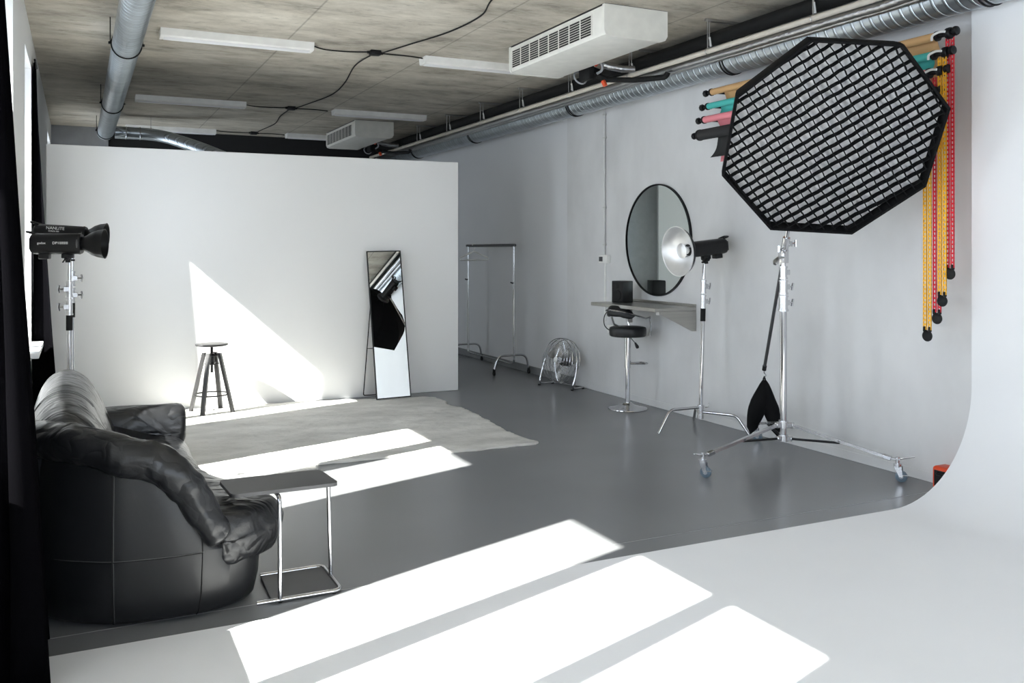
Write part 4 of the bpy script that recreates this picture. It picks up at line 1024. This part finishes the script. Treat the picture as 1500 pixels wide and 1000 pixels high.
def services_right():
    y0, y1 = 3.0, YF - .02
    t = thing('ventilation_duct', 'long galvanised spiral duct running along the top of the right wall', 'duct', (4.89, 9, 3.13))
    MB().cyl((4.90, 1.5, 3.13), (4.90, y1, 3.13), .125, n=48).build('duct_tube', M['duct'], t)
    for y in (3.6, 5.95, 8.55, 11.3, 13.6):
        m = MB()
        for dy in (-.018, .018): m.tube([(4.90 + .129 * math.cos(a), y + dy, 3.13 + .129 * math.sin(a)) for a in [2 * PI * k / 40 for k in range(40)]], .006, 6, closed=True)
        m.cyl((4.90, y, 3.25), (4.90, y, ZC - .001), .004, n=8); m.build('joint_ring', M['black_metal'], t)
    def pipe(name, label, x, z, r, m, cat='pipe', yy0=1.5, yy1=y1, n=16, wob=0):
        t = thing(name, label, cat, (x, 9, z))
        nn = 60; pts = [(x + wob * noise.noise(V((i * .7, x, 0))), yy0 + (yy1 - yy0) * i / nn, z + wob * noise.noise(V((i * .7, 3, z)))) for i in range(nn + 1)]
        MB().tube(pts, r, n).build('pipe_run', M[m], t); return t
    tb = pipe('heating_pipe', 'beige painted pipe running beside the duct under the ceiling', 4.55, 3.135, .021, 'beige_pipe')
    pipe('insulated_pipe', 'foil wrapped pipe between the beige pipe and the spiral duct', 4.672, 3.122, .031, 'foil', wob=.006)
    pipe('insulated_pipe', 'thin foil wrapped pipe touching the spiral duct side', 4.742, 3.112, .020, 'foil', wob=.003)
    pipe('drain_pipe', 'black insulated pipe above the beige pipe', 4.70, 3.275, .055, 'black_rubber')
    g = 'pipe hangers along the right side of the ceiling'
    first = None
    for i, y in enumerate((4.68, 5.83, 6.97, 8.1, 9.24, 10.36, 11.5, 12.7)):
        lab = 'steel pipe hanger with threaded rods, number %s from the camera' % ('first second third fourth fifth sixth seventh eighth'.split()[i]) if False else \
            ['thin steel pipe hanger nearest the camera at the top edge', 'thin steel pipe hanger above the left end of the tan roll', 'thin steel pipe hanger right behind the nearer air conditioner', 'thin steel pipe hanger beside the first air conditioner valve',
             'thin steel pipe hanger just past the black pipe elbow, over the plaster wall edge', 'thin steel pipe hanger midway along the corridor stretch', 'thin steel pipe hanger close to the farther air conditioner pipes', 'farthest thin steel pipe hanger in the dark above the partition'][i]
        if first is None:
            t = thing('pipe_hanger', lab, 'pipe hanger', (4.62, y, ZC), group=g, world=False)
            MB().box((-.09, -.016, -.022), (.30, .016, -.001), .002, 1).build('strut', M['steel'], t)
            m = MB(); m.cyl((-.07, 0, -.02), (-.07, 0, -.27), .0045, n=8); m.build('rod', M['steel'], t)
            m = MB(); m.cyl((-.005, .06, -.001), (-.005, .06, -.20), .0045, n=8); m.build('rod', M['steel'], t)
            m = MB(); m.tube([(-.07 + .0245 * math.cos(a), 0, -.265 + .0245 * math.sin(a)) for a in [2 * PI * k / 20 for k in range(20)]], .004, 6, closed=True)
            m.build('pipe_clip', M['steel'], t)
            m = MB(); m.tube([(-.004, .06, -.13), (.002, .06, -.16), (.010, .06, -.205)], .009, 8); m.build('white_tie', M['white_plastic'], t)
            first = t
        else: dup(first, (4.62, y, ZC), lab, g)
services_right()

def ac_unit():
    X0, X1, Y0, Y1, Z0, Z1 = 3.565, 4.13, 5.79, 7.45, 3.158, ZC
    o = V((X0, Y0, ZC)); t = thing('air_conditioner', 'white ceiling air conditioner with side grille nearest the camera', 'air conditioner', o, group='ceiling air conditioners', world=False)
    L_ = Y1 - Y0; W = X1 - X0; H = -(Z1 - Z0)
    m = MB(); m.prism([(.0, -.012), (W, -.012), (W, H + .05), (W - .02, H + .015), (W - .06, H), (.05, H), (.012, H + .012), (.0, H + .04)], 1, .03, L_ - .03); m.build('casing', M['ac_white'], t)
    for a, b in ((0, .03), (L_ - .03, L_)):
        m = MB(); m.prism([(-.006, -.004), (W + .004, -.004), (W + .004, H + .045), (W - .018, H + .010), (W - .06, H - .005), (.045, H - .005), (.008, H + .008), (-.006, H + .04)], 1, a, b); m.build('end_cap', M['ac_white'], t)
    MB().box((-.004, -.0, -.0035), (W, L_, -.0005)).build('mounting_plate', M['grey_metal'], t, 0)
    ga, gb, gz0, gz1 = .19, L_ - .06, -.048, -.203
    MB().box((-.003, ga, gz1), (.0005, gb, gz0)).build('grille_opening', M['black_plastic'], t, 0)
    m = MB(); n = 8
    for i in range(n + 1):
        y = ga + (gb - ga) * i / n; m.box((-.0065, y - .007, gz1 - .003), (-.003, y + .007, gz0 + .003))
    for i in range(9):
        z = gz1 + (gz0 - gz1) * i / 8; m.box((-.0055, ga, z - .0022), (-.0032, gb, z + .0022))
    m.build('grille', M['ac_white'], t, 0)
    r = dup(t, o + V((0, 6.75, 0)), 'white ceiling air conditioner farther away, above the partition edge', 'ceiling air conditioners')
ac_unit()
def ac_pipes(dy, lab, lab2, lab3):
    Y = 7.05 + dy; x0 = 4.15
    t = thing('valve_set', lab, 'valve', (x0 + .1, Y, 3.2), group='air conditioner valve sets')
    m = MB(); m.box((x0 + .003, Y - .03, 3.09), (x0 + .06, Y + .16, 3.31), .012, 2); m.cyl((x0 + .05, Y + .05, 3.20), (x0 + .16, Y + .05, 3.17), .03, n=14); m.cyl((x0 + .12, Y + .02, 3.14), (x0 + .20, Y + .0, 3.10), .028, n=14); m.build('valve_body', M['black_rubber'], t)
    m = MB(); m.cyl((x0 + .17, Y + .0, 3.085), (x0 + .18, Y - .02, 3.04), .022, n=14); m.build('valve_cap', M['orange_cap'], t); m = MB(); m.cyl((x0 + .07, Y - .02, 3.24), (x0 + .09, Y - .035, 3.22), .024, n=14); m.build('valve_cap', M['orange_cap'], t)
    m = MB(); m.cyl((x0 + .09, Y + .02, 3.27), (x0 + .15, Y + .03, 3.26), .018, n=12); m.sphere((x0 + .12, Y + .02, 3.265), .026, 12); m.build('brass_joint', mat('brass', (.55, .38, .16), .3, 1.), t)
    lp = [(x0 + .02 + .06 * math.sin(a), Y + .16 + .03 * math.cos(a), 3.13 + .06 * math.cos(a)) for a in [2 * PI * k / 20 for k in range(20)]]
    MB().tube(lp, .008, 8, closed=True).build('hose_coil', M['grey_hose'], t); m = MB(); m.tube(spline([(x0 + .06, Y - .01, 3.28), (x0 + .10, Y - .05, 3.26), (x0 + .13, Y - .05, 3.18), (x0 + .09, Y - .02, 3.14)], 5), .012, 8); m.build('hose', M['grey_hose'], t)
    t = thing('branch_pipe', lab2, 'pipe', (4.4, Y, 3.2), group='foil branch pipes')
    m = MB(); m.tube(rounded([(x0 + .152, Y + .03, 3.265), (4.36, Y, 3.225), (4.50, Y - .05, 3.20), (4.60, Y - .09, 3.20)], .04), .032, 16); m.build('foil_sleeve', M['foil'], t)
    t = thing('branch_pipe', lab3, 'pipe', (4.4, Y - .1, 3.13), group='black branch pipes')
    m = MB(); m.tube(rounded([(x0 + .205, Y - .0, 3.10), (4.47, Y - .30, 3.055), (4.62, Y - .55, 3.05), (4.63, Y - .57, 3.09)], .04), .024, 14); m.build('pipe_run', M['black_rubber'], t)
ac_pipes(0, 'black valve block with orange caps beside the nearer air conditioner', 'short foil wrapped branch pipe at the nearer air conditioner', 'black branch pipe with an elbow under the duct near the nearer air conditioner')
ac_pipes(6.75, 'black valve block with orange caps beside the farther air conditioner', 'short foil wrapped branch pipe at the farther air conditioner', 'black branch pipe near the farther air conditioner')

def lamps():
    g = 'slim white ceiling lamps'
    t = thing('ceiling_lamp', 'slim white linear ceiling lamp in the left row, nearest the camera', 'ceiling lamp', (.62, 8.02, ZC), group=g, world=False)
    L_ = 1.285; m = MB()
    m.prism([(0, -.001), (.19, -.001), (.175, -.060), (.155, -.070), (.035, -.070), (.012, -.060)], 0, .02, L_ - .02); m.build('housing', M['lamp_white'], t)
    for a, b, s in ((0, .02, 1), (L_ - .02, L_, -1)):
        p = [(0, -.001), (.19, -.001), (.175, -.062), (.155, -.072), (.035, -.072), (.010, -.062)]
        lo = [V((a if s < 0 else a, y, z)) for y, z in p]
        MB().prism(p, 0, a, b).build('end_cap', M['lamp_white'], t)
    MB().box((.03, .045, -.0755), (L_ - .03, .145, -.0705), .002, 1).build('diffuser', M['diffuser'], t)
    for loc, lab in (((.62, 11.62, ZC), 'slim white linear ceiling lamp in the left row, second from the camera'), ((.64, 14.50, ZC), 'slim white linear ceiling lamp in the left row, just above the partition top'),
                     ((2.99, 8.10, ZC), 'slim white linear ceiling lamp partly hidden by the nearer air conditioner'), ((3.05, 11.70, ZC), 'slim white linear ceiling lamp above the farther air conditioner'), ((3.0, 14.45, ZC), 'slim white linear ceiling lamp half hidden left of the farther air conditioner')):
        dup(t, loc, lab, g)
    gj = 'black ceiling junction boxes'; first = None
    for y, lab in ((8.12, 'black junction box between the two nearest ceiling lamps'), (11.78, 'black junction box between the second pair of ceiling lamps'), (14.55, 'black junction box between the farthest ceiling lamps')):
        if first is None:
            first = thing('junction_box', lab, 'junction box', (2.495, y, ZC), group=gj, world=False)
            MB().box((-.05, -.04, -.045), (.05, .04, .004), .008, 2).build('box_body', M['black_plastic'], first)
            m = MB(); m.cyl((-.05, 0, -.02), (-.075, 0, -.02), .013, n=12); m.cyl((.05, 0, -.02), (.075, 0, -.02), .013, n=12); m.cyl((0, .04, -.02), (0, .06, -.02), .013, n=12); m.build('cable_gland', M['black_rubber'], first)
        else: dup(first, (2.495, y, ZC), lab, gj)
    z = ZC - .012
    def cable(pts, lab):
        p = spline(pts, 8); t = thing('power_cable', lab, 'cable', p[0], group='black ceiling cables'); MB().tube(p, .0065, 8).build('cord', M['black_rubber'], t)
    for y, nm, a in ((8.12, 'nearest', .0), (11.78, 'second', .0), (14.55, 'farthest', 0)):
        yy = y if y != 14.55 else 14.55
        cable([(1.91, y - .02, z - .005), (2.05, y + .10, z), (2.25, y + .10, z), (2.42, y, z - .008)], 'black ceiling cable from the %s left lamp to its junction box' % nm)
        cable([(2.57, y, z - .008), (2.70, y + .04, z), (2.85, y + .04, z), (2.985, y + .05, z - .005)], 'black ceiling cable from the %s junction box to the right lamp' % nm)
    cable([(2.56, 8.09, z - .008), (2.68, 7.7, z), (2.83, 7.1, z), (2.86, 6.5, z), (2.74, 6.0, z), (2.6, 5.0, z)], 'black ceiling cable curving from the nearest junction box towards the camera')
    cable([(2.495, 8.185, z - .008), (2.50, 8.8, z), (2.66, 9.8, z), (2.72, 10.6, z), (2.62, 11.4, z), (2.55, 11.73, z - .008)], 'black ceiling cable linking the two nearest junction boxes')
    cable([(2.495, 11.845, z - .008), (2.52, 12.6, z), (2.60, 13.4, z), (2.55, 14.2, z), (2.52, 14.50, z - .008)], 'black ceiling cable linking the two farthest junction boxes')
lamps()

# ------------------------------------------------------------------ light
sd_ = V((1, .345, -.91)).normalized()
sun = bpy.data.lights.new('sun', 'SUN'); sun.energy = SUN = 44.0; sun.angle = math.radians(.55); sun.color = (1, .965, .90)
so = bpy.data.objects.new('sun', sun); C.objects.link(so); so.rotation_euler = sd_.to_track_quat('-Z', 'Y').to_euler(); so.location = (-6, 0, 8)
wd = bpy.data.worlds.new('sky'); bpy.context.scene.world = wd; wd.use_nodes = True
bg = wd.node_tree.nodes['Background']; bg.inputs['Strength'].default_value = 7.3; bg.inputs['Color'].default_value = (.82, .885, 1., 1)
for i, (a, b, _) in enumerate(WIN):
    l = bpy.data.lights.new('window_portal', 'AREA'); l.shape = 'RECTANGLE'; l.size = ZH - ZS; l.size_y = b - a; l.cycles.is_portal = True
    o = bpy.data.objects.new('window_portal', l); C.objects.link(o); o.location = (XO - .03, (a + b) / 2, (ZS + ZH) / 2); o.rotation_euler = V((1, 0, 0)).to_track_quat('-Z', 'Y').to_euler()
    o.rotation_euler = (0, -PI / 2, 0)

l = bpy.data.lights.new('rear_portal', 'AREA'); l.shape = 'RECTANGLE'; l.size = RX1 - RX0; l.size_y = RZ1 - RZ0; l.cycles.is_portal = True
o = bpy.data.objects.new('rear_portal', l); C.objects.link(o); o.location = ((RX0 + RX1) / 2, YB - .22, (RZ0 + RZ1) / 2); o.rotation_euler = (PI / 2, 0, 0)
# ------------------------------------------------------------------ camera
cam = bpy.data.cameras.new('camera'); co = bpy.data.objects.new('camera', cam); C.objects.link(co)
cam.sensor_width = 36; cam.lens = 1320 / 1500 * 36; cam.shift_y = -(500 - 365) / 1500
co.location = (0, 0, 1.55); co.rotation_euler = (PI / 2, 0, -math.atan(636 / 1320)); cam.clip_start = .05
sc = bpy.context.scene; sc.camera = co
sc.view_settings.view_transform = 'Standard'; sc.view_settings.look = 'None'; sc.view_settings.exposure = 0.0
sc.cycles.max_bounces = 10; sc.cycles.diffuse_bounces = 6; sc.cycles.transparent_max_bounces = 12
for o in bpy.data.objects:
    if '_w' in o: del o['_w']
